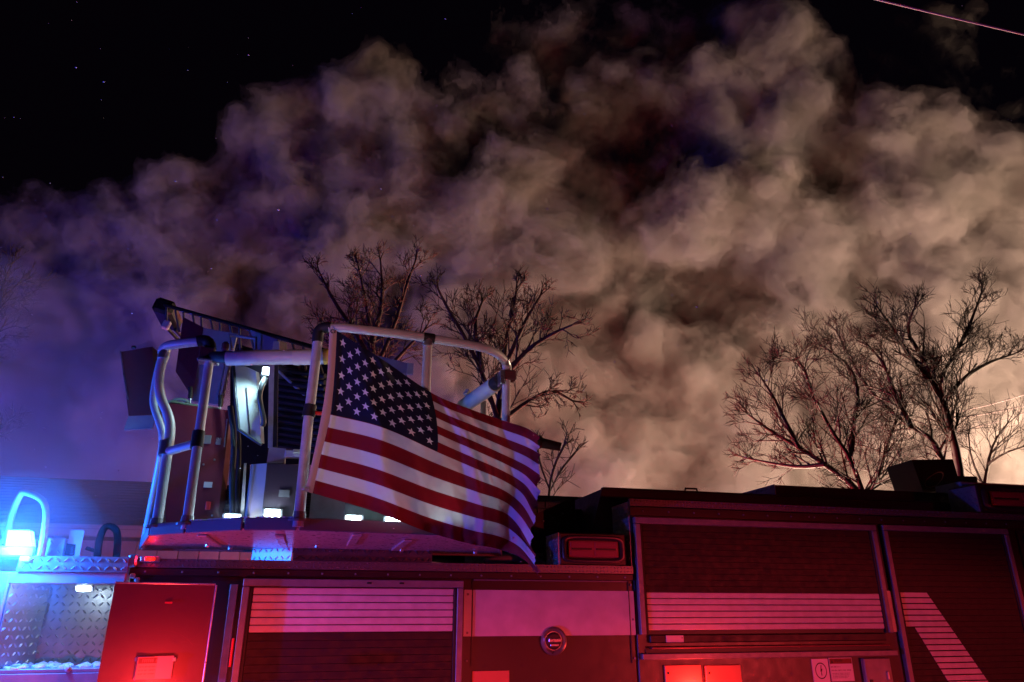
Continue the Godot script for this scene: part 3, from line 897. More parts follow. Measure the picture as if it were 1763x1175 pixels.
	for q in [[327, 676], [379, 690]]:
		tpart(cab, "lever", [W(q[0], q[1] + 22, pz - 0.03), W(q[0], q[1] + 8, pz - 0.03)], 0.006, M.bright_metal, 0, 8)
		tpart(cab, "lever_knob", [W(q[0], q[1] + 10, pz - 0.03), W(q[0] + 1, q[1] - 2, pz - 0.03), W(q[0], q[1] - 9, pz - 0.03)], 0.014, M.black_rubber, 1, 8)
	spart(b, "side_box", [W(208, 606, -5.3), W(262, 597, -5.3), W(268, 714, -5.3), W(221, 716, -5.3)], Vector3(0.02, 0, -0.12), M.door_paint)
	tpart(b, "box_edge", [W(207, 604, -5.29), W(214, 655, -5.29), W(220, 688, -5.29)], 0.006, M.bright_metal, 0, 6)
	spart(b, "box_bottom", [W(221, 717, -5.29), W(268, 715, -5.29), W(262, 738, -5.28), W(213, 740, -5.28)], Vector3(0, 0, -0.02), M.grey_paint)
	bpart(b, "box_hook", W(230, 598, -5.31), Vector3(0.03, 0.02, 0.02), M.black_paint, 0.005)
	# pale slab and maroon ladder side behind the gate
	spart(b, "pale_slab", [W(350, 565, -5.5), W(408, 575, -5.5), W(396, 630, -5.48), W(386, 676, -5.46), W(382, 698, -5.45), W(331, 690, -5.45)], Vector3(0, 0, -0.05), M.grey_paint)
	tpart(b, "slab_edge", [W(388, 622, -5.46), W(375, 690, -5.44)], 0.006, M.bright_metal, 0, 6)
	# lit white locker with its lamp
	var lz := -4.75
	var lk := spart(b, "lit_locker", [W(402, 622, lz), W(440, 640, lz + 0.02), W(446, 700, lz + 0.03), W(449, 763, lz + 0.03), W(412, 738, lz)], Vector3(0.02, 0, -0.02), M.white_locker)
	tpart(lk, "locker_edge", [W(401, 620, lz + 0.02), W(405, 680, lz + 0.02), W(411, 740, lz + 0.02), W(450, 766, lz + 0.05)], 0.011, M.ladder_metal, 0, 8)
	tpart(lk, "locker_seam", [W(424, 668, lz + 0.016), W(430, 750, lz + 0.018)], 0.004, M.ladder_metal, 0, 6)
	tpart(b, "lamp_hose", [W(456, 648, -4.62), W(452, 662, -4.6), W(446, 680, -4.62), W(449, 700, -4.66), W(455, 725, -4.68), W(452, 733, -4.7)], 0.016, M.ladder_metal, 2, 10)
	bpart(b, "lamp_bracket", W(452, 655, -4.63), Vector3(0.02, 0.08, 0.02), M.bright_metal, 0.004, Basis(Vector3(0, 0, 1), -0.3))
	var sp := W(459, 640, -4.6)
	var lamp := bpart(b, "work_lamp", sp + Vector3(0, 0, -0.02), Vector3(0.07, 0.07, 0.05), M.black_paint, 0.01)
	bpart(lamp, "led_lens", sp + Vector3(0, 0, 0.012), Vector3(0.05, 0.05, 0.016), M.white_led, 0.008)
	var down := SpotLight3D.new()
	down.name = "work_lamp_light"
	down.light_color = Color(0.75, 0.95, 1.0)
	down.light_energy = 0.34
	down.spot_angle = 62.0
	down.spot_angle_attenuation = 0.6
	down.spot_range = 30.0
	down.spot_attenuation = 2.0
	down.light_size = 0.02
	down.shadow_enabled = true
	add_child(down, true)
	down.transform = Transform3D(Basis.looking_at(Vector3(-0.4, -1.0, -0.35), Vector3.RIGHT), sp + Vector3(-0.012, -0.01, 0.05))
	spart(b, "upright", [W(463, 622, -4.5), W(472, 622, -4.5), W(469, 770, -4.48), W(461, 770, -4.48)], Vector3(0, 0, -0.03), M.tube_metal)
	spart(b, "upright", [W(473, 622, -4.5), W(479, 622, -4.5), W(477, 770, -4.48), W(470, 770, -4.48)], Vector3(0, 0, -0.03), M.ladder_metal)
	spart(b, "mount_block", [W(463, 770, -4.45), W(492, 773, -4.45), W(490, 797, -4.44), W(459, 797, -4.44)], Vector3(0, 0, -0.08), M.grey_paint)
	bpart(b, "mount_bar", W(508, 783, -4.46), Vector3(0.12, 0.045, 0.05), M.white_locker, 0.006)
	bpart(b, "mount_bar_end", W(511, 778, -4.42), Vector3(0.045, 0.025, 0.04), M.pad_cover, 0.005)
	# lower cabinet
	var kz := -4.4
	var low := spart(b, "lower_cabinet", [W(460, 798, kz), W(522, 801, kz), W(512, 912, kz), W(448, 912, kz)], Vector3(0, 0, -0.3), M.cabinet_dark)
	spart(low, "cabinet_side", [W(432, 800, kz - 0.15), W(459.5, 798, kz), W(449, 912, kz), W(418, 912, kz - 0.15)], Vector3(0.02, 0, -0.02), M.grey_maroon)
	spart(b, "light_strip", [W(420, 798, kz - 0.12), W(424, 798, kz - 0.12), W(419, 912, kz - 0.12), W(412, 912, kz - 0.12)], Vector3(0, 0, -0.01), M.tube_metal)
	spart(b, "frosted_panel", [W(536, 846, -4.15), W(594, 866, -4.15), W(592, 916, -4.13), W(530, 916, -4.13)], Vector3(0, 0, -0.02), M.frosted_panel)
	spart(b, "dark_gap_sheet", [W(395, 800, -5.2), W(430, 800, -5.2), W(430, 925, -5.15), W(392, 925, -5.15)], Vector3(0, 0, -0.03), M.black_paint)  # black sheet put in to keep the gap beside the cabinets dark
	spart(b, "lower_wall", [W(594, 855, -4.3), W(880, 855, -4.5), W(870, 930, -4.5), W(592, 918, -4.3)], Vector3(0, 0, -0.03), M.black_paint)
	# row of work lamps along the toe board
	for q in [[400, 893, -4.5], [469, 884.5, -4.385], [608, 895, -4.25], [676, 898, -4.28], [773, 903, -3.98]]:
		led_bar(b, W(q[0], q[1], q[2]), 0.085, 0.042, 0.045)
	for q in [[266, 916, -4.3], [320, 909, -4.14], [513.5, 904, -3.82], [726, 908, -3.9], [861, 925, -4.1]]:
		var p := W(q[0], q[1], q[2])
		st = new_st()
		lathe(st, Vector3(p.x, fy + 0.03, p.z), Vector3.UP, [[0.052, 0.0], [0.052, 0.012], [0.034, 0.016], [0.03, 0.05]], 16)
		part(b, "base_flange", done(st), M.frame_metal)
	tpart(b, "lamp_cable", [W(412, 905, -4.46), W(430, 900, -4.44), W(450, 906, -4.42), W(490, 903, -4.39), W(512, 908, -4.36)], 0.007, M.black_rubber, 2, 6)
	tpart(b, "control_hose", [W(396, 700, -4.84), W(404, 760, -4.8), W(398, 830, -4.82), W(402, 905, -4.8)], 0.018, M.black_rubber, 2, 8)
	tpart(b, "control_hose", [W(404, 690, -4.88), W(413, 770, -4.86), W(407, 850, -4.86), W(410, 908, -4.84)], 0.014, M.black_rubber, 2, 8)
	bpart(b, "danger_decal", W(358, 835, -4.844), Vector3(0.05, 0.035, 0.003), M.label_paper, 0.001)
	bpart(b, "danger_decal", W(489, 850, -4.394), Vector3(0.06, 0.04, 0.003), M.frosted_panel, 0.001)
	var nz := part_nozzle()
	part(b, "water_nozzle", nz, M.nozzle_paint)
	# beam ends seen above the bars
	spart(b, "beam", [W(430, 568, -5.4), W(478, 585, -5.0), W(478, 606, -5.0), W(440, 604, -5.3)], Vector3(0.06, 0, -0.06), M.grey_maroon)
	spart(b, "beam_end", [W(470, 588, -4.99), W(481, 588, -4.99), W(481, 608, -4.99), W(468, 608, -4.99)], Vector3(0, 0, -0.02), M.grey_paint)
	spart(b, "beam", [W(600, 600, -4.6), W(703, 626, -4.5), W(702, 644, -4.5), W(600, 630, -4.6)], Vector3(0.0, 0, -0.08), M.grey_maroon)
	spart(b, "beam_end", [W(702, 625, -4.48), W(712, 626, -4.48), W(711, 645, -4.48), W(700, 644, -4.48)], Vector3(0, 0, -0.02), M.grey_paint)
	var fr := new_st()
	var fq := [W(395, 577, -5.2), W(440, 583, -5.2), W(440, 606, -5.2), W(398, 604, -5.2)]
	tube(fr, [fq[3], fq[0], fq[1], fq[2]], 0.014, 8)
	part(b, "open_box_rim", done(fr), M.grey_maroon)

func build_ladder() -> void:
	var l := thing("aerial_ladder", "dark truss ladder sections lying behind the bucket", "ladder", Vector3(-0.6, 2.0, -6.6))
	var a0 := W(278, 524, -7.4)
	var a1 := W(560, 604, -5.9)
	var depth := Vector3(0.1, 0.02, -0.75)
	for s in 2:
		var off := depth * s
		tpart(l, "top_rail", [a0 + off, a1 + off], 0.02, M.ladder_metal, 0, 8)
		tpart(l, "bottom_rail", [a0 + off + Vector3(0.3, -0.24, 0), a1 + off + Vector3(0, -0.24, 0)], 0.022, M.ladder_metal, 0, 8)
		for k in 16:
			var p := a0.lerp(a1, (k + 0.6) / 16.5) + off
			var q := a0.lerp(a1, (k + 1.1 + 0.5 * (k % 2)) / 16.5) + off + Vector3(0, -0.24, 0)
			tpart(l, "truss_bar", [p, q], 0.012, M.frame_metal, 0, 6)
	for k in 14:
		var p := a0.lerp(a1, (k + 0.8) / 14.5) + Vector3(0, -0.22, 0)
		tpart(l, "rung", [p, p + depth], 0.018, M.ladder_metal, 0, 8)
	bpart(l, "ladder_tip", a0 + Vector3(0.03, -0.03, -0.2), Vector3(0.2, 0.16, 0.5), M.black_paint, 0.03, Basis(Vector3(0, 0, 1), -0.25))
	bpart(l, "tip_lamp", W(286, 560, -7.3), Vector3(0.07, 0.09, 0.06), M.white_locker, 0.01, Basis(Vector3(0, 0, 1), -0.3))
	spart(l, "maroon_side", [W(315, 546, -6.0), W(350, 564, -5.9), W(334, 690, -5.8), W(320, 668, -5.85), W(302, 640, -5.95)], Vector3(0.03, 0, -0.05), M.door_paint)
	# lower section: rungs across the gap behind the upright
	for k in 13:
		var v := 640.0 + k * 11.0
		tpart(l, "rung", [W(474, v - 4, -6.2), W(560, v + 8, -5.7)], 0.02, M.ladder_metal, 0, 8)
	tpart(l, "ladder_beam", [W(480, 640, -6.1), W(534, 690, -5.9)], 0.012, M.tube_metal, 0, 8)
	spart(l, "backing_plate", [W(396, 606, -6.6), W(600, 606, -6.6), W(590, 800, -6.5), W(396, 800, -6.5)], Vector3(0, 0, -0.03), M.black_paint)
	tpart(l, "boom", [Vector3(0.3, 2.35, -5.4), Vector3(1.5, 2.3, -6.5), Vector3(5.0, 2.75, -6.8)], 0.2, M.ladder_metal, 0, 12)

# 6 columns along the fly, 5 rows down the hoist: seen position and depth
func build_flag() -> void:
	var cols := [0.0, 0.2, 0.4, 0.6, 0.8, 0.9, 1.0]
	var rows := [0.0, 3.5 / 13, 7.0 / 13, 10.0 / 13, 1.0]
	var net := [
		[[578, 569], [655, 617], [742, 676], [802, 702], [868, 725], [905, 737], [926, 752]],
		[[574, 641], [657, 676], [752, 726], [815, 753], [874, 779], [906, 794], [929, 808]],
		[[567, 713], [659, 736], [753, 778], [820, 807], [868, 828], [900, 850], [921, 884]],
		[[551, 782], [648, 808], [741, 843], [820, 868], [870, 884], [893, 906], [914, 940]],
		[[536, 849], [641, 880], [733, 915], [805, 936], [858, 946], [898, 962], [930, 995]],
	]
	var deep := [-3.80, -3.74, -3.80, -3.72, -3.70, -3.52, -3.34]
	var n := 130
	var m := 84
	var crumple := FastNoiseLite.new()
	crumple.seed = 6
	crumple.frequency = 0.05
	crumple.fractal_octaves = 3
	var grid := []
	for j in m + 1:
		var v := float(j) / m
		var line := []
		for i in n + 1:
			var u := float(i) / n
			var col := []
			for r in net:
				col.append(spline(cols, r, u))
			var q := spline(rows, col, v)
			var dz := []
			for z in deep:
				dz.append(Vector2(z, 0))
			var z: float = spline(cols, dz, u).x
			# slanting ripples that die out at the hoist, and small creases
			var ease := smoothstep(0.02, 0.25, u)
			z += ease * 0.045 * sin(u * 15.0 - v * 3.5 + 0.6) + ease * 0.02 * sin(u * 31.0 - v * 9.0 + 1.0)
			z += ease * 0.008 * sin(u * 75.0 - v * 26.0) * (0.4 + 0.6 * sin(u * 9.0 + v * 3.0)) + smoothstep(0.72, 0.95, u) * 0.045 * sin(v * 20.0 + u * 22.0)
			z += ease * 0.03 * crumple.get_noise_2d(u * 100.0, v * 60.0) + ease * 0.012 * crumple.get_noise_2d(u * 260.0 + 90.0, v * 160.0 + u * 120.0)
			var tip := smoothstep(0.86, 1.0, u)
			q.x += tip * 9.0 * crumple.get_noise_2d(v * 240.0, 40.0)
			line.append(W(q.x, q.y, z))
		grid.append(line)
	var f := thing("flag", "large striped flag with white stars, flying from the bucket rail", "flag", grid[0][0])
	part(f, "cloth", cloth_mesh(grid), M.flag_cloth)
	# hoist band
	var edge := [[567, 566], [563, 648], [556, 700], [540, 782], [525, 846]]
	var inner := [[580, 569], [576, 641], [569, 713], [553, 782], [538, 850]]
	var band := []
	for j in 31:
		var v := j / 30.0
		var a := spline([0.0, 0.3, 0.5, 0.78, 1.0], edge, v)
		var c := spline([0.0, 0.3, 0.5, 0.78, 1.0], inner, v)
		band.append([W(a.x, a.y, -3.785), W((a.x + c.x) / 2, (a.y + c.y) / 2, -3.78), W(c.x, c.y, -3.79)])
	var head := part(f, "hoist_band", cloth_mesh(band), M.band_cloth)
	for q in [[573, 571], [528, 843]]:
		var st := new_st()
		lathe(st, W(q[0], q[1], -3.776), Vector3(0, 0, 1), [[0.012, 0.0], [0.014, 0.004], [0.007, 0.004], [0.007, -0.003]], 14)
		part(head, "grommet", done(st), M.bright_metal)
	tpart(head, "tie_cord", [W(571, 563, -3.8), W(573, 570, -3.775)], 0.004, M.cable, 0, 6)
	tpart(head, "tie_cord", [W(527, 842, -3.775), W(517, 843, -3.82)], 0.004, M.cable, 0, 6)

func spline(at: Array, values: Array, t: float) -> Vector2:
	var k := 0
	while k < at.size() - 2 and t > at[k + 1]:
		k += 1
	var p := []
	for v in values:
		p.append(v if v is Vector2 else Vector2(v[0], v[1]))
	var span: float = at[k + 1] - at[k]
	var s: float = (t - at[k]) / span
	var m0: Vector2 = (p[k + 1] - p[k - 1]) / (at[k + 1] - at[k - 1]) if k > 0 else (p[1] - p[0]) / span
	var m1: Vector2 = (p[k + 2] - p[k]) / (at[k + 2] - at[k]) if k + 2 < at.size() else (p[k + 1] - p[k]) / span
	var s2 := s * s
	var s3 := s2 * s
	return p[k] * (2 * s3 - 3 * s2 + 1) + m0 * span * (s3 - 2 * s2 + s) + p[k + 1] * (3 * s2 - 2 * s3) + m1 * span * (s3 - s2)

func cloth_mesh(grid: Array) -> ArrayMesh:
	var st := new_st()
	st.set_smooth_group(1)
	var m := grid.size() - 1
	var n: int = grid[0].size() - 1
	for j in m:
		for i in n:
			for k in [[0, 0], [1, 0], [1, 1], [0, 0], [1, 1], [0, 1]]:
				st.set_uv(Vector2(float(i + k[0]) / n, float(j + k[1]) / m))
				st.add_vertex(grid[j + k[1]][i + k[0]])
	st.generate_normals()
	return st.commit()

func flag_materials() -> void:
	mat("nozzle_paint", lin(0.05, 0.025, 0.02), 0.5)
	mat("maroon_block", lin(0.1, 0.03, 0.035), 0.5)
	mat("rim_paint", lin(0.2, 0.19, 0.22), 0.6, 0.2)
	wear(mat("floor_gloss", lin(0.6, 0.6, 0.64), 0.35, 0.35), M.tube_metal.albedo_texture, M.tube_metal.roughness_texture, 1.6)
	mat("label_paper", lin(0.6, 0.58, 0.5), 0.6)
	mat("chrome_tee", lin(0.5, 0.5, 0.52), 0.3, 0.8)
	mat("white_locker", lin(0.6, 0.62, 0.62), 0.5)
	mat("cabinet_dark", lin(0.05, 0.03, 0.05), 0.5)
	mat("grey_maroon", lin(0.2, 0.14, 0.17), 0.55)
	var w := 1140
	var h := 598
	var stripe := h / 13
	var red := Color(0.50, 0.04, 0.09)
	var white := Color(0.86, 0.84, 0.84)
	var blue := Color(0.04, 0.05, 0.15)
	var im := Image.create(w, h, false, Image.FORMAT_RGB8)
	for k in 13:
		im.fill_rect(Rect2i(0, k * stripe, w, stripe), red if k % 2 == 0 else white)
		im.fill_rect(Rect2i(0, k * stripe, w, 2), Color(0.5, 0.16, 0.2))
	var cw := int(w * 0.4)
	im.fill_rect(Rect2i(0, 0, cw, stripe * 7), blue)
	var outline := PackedVector2Array()
	for k in 10:
		var r := 0.0616 * h / 2.0 * (1.0 if k % 2 == 0 else 0.4)
		outline.append(Vector2(sin(TAU * k / 10.0), -cos(TAU * k / 10.0)) * r * 1.02)
	for row in 9:
		for col in range(6 if row % 2 == 0 else 5):
			var c := Vector2(cw * (1 + 2 * col + row % 2) / 12.0, stripe * 7 * (row + 1) / 10.0)
			for y in range(-21, 22):
				for x in range(-21, 22):
					if Geometry2D.is_point_in_polygon(Vector2(x, y), outline):
						im.set_pixel(int(c.x) + x, int(c.y) + y, white)
	var m := mat("flag_cloth", Color.WHITE, 0.85)
	m.albedo_texture = ImageTexture.create_from_image(im)
	m.backlight_enabled = true
	m.backlight = Color(0.6, 0.6, 0.6)
	m.cull_mode = BaseMaterial3D.CULL_DISABLED
	m = mat("band_cloth", lin(0.62, 0.5, 0.5), 0.9)
	m.cull_mode = BaseMaterial3D.CULL_DISABLED

# The dark monitor nozzle that points out to the right behind the flag.
func part_nozzle() -> ArrayMesh:
	var st := new_st()
	var a := W(880, 752, -4.5)
	var c := W(966, 770, -4.4)
	lathe(st, a, (c - a).normalized(), [[0.0, 0.0], [0.03, 0.0], [0.03, 0.16], [0.042, 0.17], [0.042, 0.2], [0.034, 0.21], [0.028, (c - a).length()], [0.016, (c - a).length()], [0.014, (c - a).length() - 0.06]], 16)
	tube(st, [a, a + Vector3(-0.1, -0.12, -0.05), a + Vector3(-0.12, -0.5, -0.05)], 0.035, 10, 2)
	return done(st)

# ------------------------------------------------------------------ trees, houses, wires, snow
var rnd := RandomNumberGenerator.new()

func bough(st: SurfaceTool, from: Vector3, dir: Vector3, length: float, radius: float, depth: int, thin: SurfaceTool) -> void:
	var steps := 4 if depth > 1 else 3
	var pts := [from]
	var d := dir
	var p := from
	for k in steps:
		d = (d + Vector3(rnd.randf_range(-1, 1), rnd.randf_range(-0.7, 0.9), rnd.randf_range(-1, 1)) * 0.19).normalized()
		p += d * length / steps
		pts.append(p)
	tube(thin, pts, [maxf(radius, 0.0075), maxf(radius * 0.5, 0.005)], 3 if depth <= 1 else 4, 0, false)
	if depth <= 0:
		return
	var count := 4 if depth == 1 else 3
	for k in count:
		var f := rnd.randf_range(0.25, 1.0)
		var i := mini(int(f * steps), steps - 1)
		var at: Vector3 = (pts[i] as Vector3).lerp(pts[i + 1], f * steps - i)
		var along: Vector3 = ((pts[i + 1] as Vector3) - pts[i]).normalized()
		var side: Vector3 = along.cross(Vector3(rnd.randf_range(-1, 1), rnd.randf_range(-1, 1), rnd.randf_range(-1, 1))).normalized()
		var turn := rnd.randf_range(0.35, 0.95)
		bough(st, at, (along * cos(turn) + side * sin(turn) + Vector3(0, 0.12, 0)).normalized(), length * rnd.randf_range(0.5, 0.85), radius * (1.0 - 0.45 * f) * 0.62, depth - 1, thin)

# A bare tree: main limbs given as seen from the street, at ground distance dist.
func bare_tree(label: String, dist: float, limbs: Array, radius: float, seed_: int, depth: int, reach: float, every: int, bark := "bark") -> void:
	rnd.seed = seed_
	var foot := D(limbs[0][0][0], limbs[0][0][1], dist)
	var t := thing("bare_tree", label, "tree", Vector3(foot.x, 0, foot.z), "bare trees behind the truck")
	tpart(t, "trunk", [Vector3(foot.x, -0.1, foot.z), foot.lerp(Vector3(foot.x, 0, foot.z), 0.4) + Vector3(0.06, 0, 0.05), foot], [radius * 1.25, radius], M[bark], 1, 10)
	var thin := new_st()
	for li in limbs.size():
		var st := new_st()
		var limb: Array = limbs[li]
		var pts := []
		var sway := rnd.randf_range(-0.5, 0.5)
		for k in limb.size():
			pts.append(D(limb[k][0], limb[k][1], dist + (sway * k if li > 0 or k > 0 else 0.0)))
		var r0: float = radius if li == 0 else radius * rnd.randf_range(0.55, 0.75)
		tube(st, pts, [r0, 0.022], 8, 1, false)
		for k in range(1, limb.size()):
			var a: Vector3 = pts[k - 1]
			var c: Vector3 = pts[k]
			var run := (c - a).length()
			var count := maxi(1, int(run * every * (0.35 if k == 1 and li == 0 else 1.0)))
			var f := float(k) / limb.size()
			for e in count:
				var along: Vector3 = (c - a).normalized()
				var side: Vector3 = along.cross(Vector3(rnd.randf_range(-1, 1), rnd.randf_range(-1, 1), rnd.randf_range(-1, 1))).normalized()
				var turn := rnd.randf_range(0.4, 0.9)
				bough(st, a.lerp(c, rnd.randf()), (along * cos(turn) + side * sin(turn) + Vector3(0, 0.2, 0)).normalized(), reach * rnd.randf_range(0.6, 1.1) * (1.1 - 0.72 * f), lerpf(r0, 0.022, f) * 0.5, depth, thin)
		for e in 3:
			var tip: Vector3 = ((pts[-1] as Vector3) - pts[-2]).normalized()
			bough(st, pts[-1], (tip + Vector3(rnd.randf_range(-1, 1), rnd.randf_range(-0.4, 0.8), rnd.randf_range(-1, 1)) * 0.4).normalized(), reach * 0.38, 0.02, depth - 1, thin)
		part(t, "limb", done(st), M[bark])
	stuff(part(t, "twigs", done(thin), M[bark]))

func build_trees() -> void:
	bare_tree("tallest bare tree at the right with forked trunk rising behind the siren speaker", 19.0, [
		[[1655, 850], [1650, 790], [1632, 720], [1612, 668], [1570, 620], [1540, 570], [1512, 530]],
		[[1648, 780], [1628, 700], [1618, 655], [1650, 600], [1672, 555], [1690, 505]],
		[[1612, 668], [1585, 610], [1560, 570], [1575, 530]],
		[[1628, 690], [1660, 650], [1700, 625], [1745, 610]],
		[[1625, 800], [1605, 755], [1570, 738], [1530, 705], [1490, 665], [1455, 600], [1440, 570]],
		[[1570, 738], [1540, 680], [1525, 630], [1500, 600]],
	], 0.13, 31, 3, 1.2, 5)
	bare_tree("wide bare tree leaning left, right of the picture's middle, above the roof cover", 18.0, [
		[[1495, 880], [1470, 835], [1420, 800], [1375, 770], [1330, 745], [1290, 715]],
		[[1490, 860], [1465, 790], [1430, 740], [1400, 680], [1380, 620], [1350, 620]],
		[[1465, 790], [1470, 730], [1480, 680], [1465, 630], [1420, 600]],
		[[1420, 800], [1380, 805], [1340, 800], [1290, 790]],
		[[1375, 770], [1350, 720], [1330, 680], [1310, 650]],
		[[1490, 850], [1510, 830], [1525, 780], [1540, 730], [1560, 700]],
	], 0.1, 47, 3, 1.2, 5)
	bare_tree("slim bare tree between the two large ones at the right", 20.0, [
		[[1590, 880], [1575, 830], [1550, 790], [1535, 750]],
		[[1575, 830], [1560, 800], [1520, 780], [1495, 770]],
		[[1575, 835], [1600, 800], [1590, 760]],
	], 0.05, 53, 3, 1.2, 3)
	bare_tree("thin bare sapling at the far right edge beside the wires", 21.0, [
		[[1690, 880], [1700, 800], [1712, 760], [1735, 730]],
		[[1700, 800], [1730, 780], [1760, 770]],
		[[1695, 840], [1672, 790], [1668, 750]],
	], 0.05, 59, 2, 1.4, 4)
	bare_tree("bare tree behind the flag with branches reaching right over the bucket rail", 14.0, [
		[[850, 800], [856, 720], [866, 650], [870, 590], [885, 530], [890, 490]],
		[[856, 720], [830, 640], [800, 580], [770, 530], [755, 500]],
		[[866, 650], [910, 600], [950, 575], [985, 560]],
		[[866, 640], [900, 560], [930, 510]],
		[[856, 730], [910, 690], [950, 670], [985, 690]],
		[[830, 640], [815, 560], [830, 520]],
	], 0.09, 61, 3, 0.75, 4, "bark_lit")
	bare_tree("dense bare tree left of the flag pole, catching pale light on its twigs", 15.5, [
		[[650, 760], [648, 660], [640, 590], [630, 520], [615, 450]],
		[[648, 640], [610, 570], [575, 520], [550, 470]],
		[[645, 640], [680, 560], [700, 490], [715, 450]],
		[[640, 590], [660, 520], [655, 450]],
		[[648, 660], [690, 610], [730, 570]],
		[[648, 660], [590, 610], [555, 560]],
	], 0.1, 67, 3, 0.85, 4, "bark_lit")
	bare_tree("small bare tree low behind the flag's fly end", 13.0, [
		[[945, 900], [945, 840], [955, 800], [970, 770]],
		[[945, 840], [930, 800], [925, 770]],
		[[945, 850], [965, 810], [990, 780]],
	], 0.022, 71, 2, 0.6, 4, "bark_lit")
	bare_tree("bare tree top cut off by the left edge of the picture", 22.0, [
		[[-30, 800], [-24, 620], [-10, 540], [5, 490], [20, 455]],
		[[-24, 600], [-5, 520], [30, 490]],
		[[-24, 600], [-40, 520], [-35, 450]],
	], 0.1, 73, 3, 1.3, 3)

func build_houses() -> void:
	# long low house behind the truck: boards, shingle courses
	var h := thing("low_house", "long low house behind the truck with pale board siding and dark shingled roof", "house", Vector3(-3, 0, -12))
	var x0 := -14.0
	var x1 := 4.5
	rpart(h, "wall", x0, x1, 0, 2.66, -15.6, -10.05, M.siding_dark, 0.01)
	var n := 0
	var x := x0
	while x < x1 - 0.1:
		rpart(h, "board", x, x + 0.235, 0.05, 2.6, -10.048, -10.02 + 0.006 * (n * 7 % 3), M.siding if n * 5 % 3 else M.siding_dark, 0.006)
		x += 0.242
		n += 1
	rpart(h, "eave_board", x0 - 0.3, x1 + 0.2, 2.58, 2.72, -9.72, -9.68, M.siding_dark, 0.01)
	var courses := 16
	for k in courses:
		var f := float(k) / courses
		var y := 2.70 + f * 1.08
		var z := -9.7 - f * 3.3
		var c := Vector3((x0 + x1) / 2 - 0.05, y, z - 0.1)
		bpart(h, "shingle_course", c, Vector3(x1 - x0 + 0.6, 0.014, 0.25), M.roof_shingle, 0.004, Basis(Vector3.RIGHT, 0.28))
	spart(h, "roof", [Vector3(x0 - 0.3, 2.60, -9.72), Vector3(x1 + 0.25, 2.60, -9.72), Vector3(x1 + 0.25, 3.74, -13.05), Vector3(x0 - 0.3, 3.74, -13.05)], Vector3(0, -0.06, -0.03), M.roof_shingle)
	spart(h, "roof", [Vector3(x0 - 0.3, 3.76, -13.06), Vector3(x1 + 0.25, 3.76, -13.06), Vector3(x1 + 0.25, 2.6, -16.0), Vector3(x0 - 0.3, 2.6, -16.0)], Vector3(0, -0.06, 0.03), M.roof_shingle)
	# brick chimney wall beyond its right end
	var b := thing("brick_wall", "dark brick end wall with pale mortar showing behind the flag's tip", "wall", Vector3(2.6, 0, -9))
	var bx0 := W(880, 870, -9.0).x
	var bx1 := W(1018, 870, -9.0).x
	var by1 := W(940, 862, -9.0).y
	rpart(b, "mortar_core", bx0, bx1, 0, by1, -9.35, -9.03, M.siding_dark, 0.005)
	var rows := 9
	for r in rows:
		var yy := by1 - 0.02 - r * 0.083
		var bx := bx0 - 0.11 * (r % 2)
		n = 0
		while bx < bx1:
			rnd.seed = r * 97 + n
			rpart(b, "brick", maxf(bx, bx0) + 0.006, minf(bx + 0.222, bx1), yy - 0.074, yy, -9.03, -9.0 + rnd.randf() * 0.008, M.brick, 0.005)
			bx += 0.232
			n += 1
	rpart(b, "coping", bx0 - 0.04, bx1 + 0.04, by1, by1 + 0.06, -9.4, -8.97, M.black_paint, 0.01)

func build_wires() -> void:
	var a := W(1440, -18, -4.4)
	var c := W(1800, 68, -4.4)
	tag(tpart(self, "overhead_cable", [a, a.lerp(c, 0.33) + Vector3(0, -0.006, 0), a.lerp(c, 0.66) + Vector3(0, -0.006, 0), c], 0.0095, M.cable, 1, 8), "thick overhead cable crossing the upper right corner, lit pink", "cable")
	var k := 0
	for q in [[1640, 712, 1800, 668], [1640, 722, 1800, 690], [1640, 745, 1800, 700]]:
		var p := D(q[0], q[1], 24)
		var r := D(q[2], q[3], 24)
		var mid := (p + r) / 2 + Vector3(0, -0.08, 0)
		tag(tpart(self, "house_wire", [p, mid, r], 0.014, M.cable, 1, 6), ["topmost thin dark wire at the right edge behind the tall tree", "middle thin dark wire at the right edge behind the tall tree", "lowest thin dark wire at the right edge behind the tall tree"][k], "wire", "thin wires at the right edge")
		k += 1

func build_snow() -> void:
	var flake := SphereMesh.new()
	flake.radius = 1.0
	flake.height = 2.0
	flake.radial_segments = 8
	flake.rings = 4
	var mm := MultiMesh.new()
	mm.transform_format = MultiMesh.TRANSFORM_3D
	mm.mesh = flake
	mm.instance_count = 170
	rnd.seed = 5
	for k in 170:
		var at := D(rnd.randf_range(-60, 1800), rnd.randf_range(-40, 980), rnd.randf_range(2.2, 8.0)) if k % 3 else D(rnd.randf_range(-40, 500), rnd.randf_range(20, 900), rnd.randf_range(2.5, 6.0))
		var s := rnd.randf_range(0.0012, 0.0035)
		mm.set_instance_transform(k, Transform3D(Basis(Vector3(0, 0, 1), rnd.randf() * 3.0).scaled(Vector3(s * 1.6, s, s)), at))
	var o := MultiMeshInstance3D.new()
	o.name = "snowflakes"
	o.multimesh = mm
	o.material_override = M.snow
	stuff(o)
	tag(o, "fine snowflakes drifting through the lamplight", "snow")
	add_child(o)

func build_ground() -> void:
	var g := MeshInstance3D.new()
	g.name = "ground"
	var p := PlaneMesh.new()
	p.size = Vector2(1200, 1200)
	g.mesh = p
	g.material_override = M.lawn
	structure(g)
	add_child(g)
	structure(rpart(self, "road", -300, 300, -0.1, 0.004, -7.9, 9.0, M.asphalt, 0.001))
	structure(rpart(self, "kerb", -300, 300, -0.1, 0.13, -8.1, -7.902, M.siding_dark, 0.02))

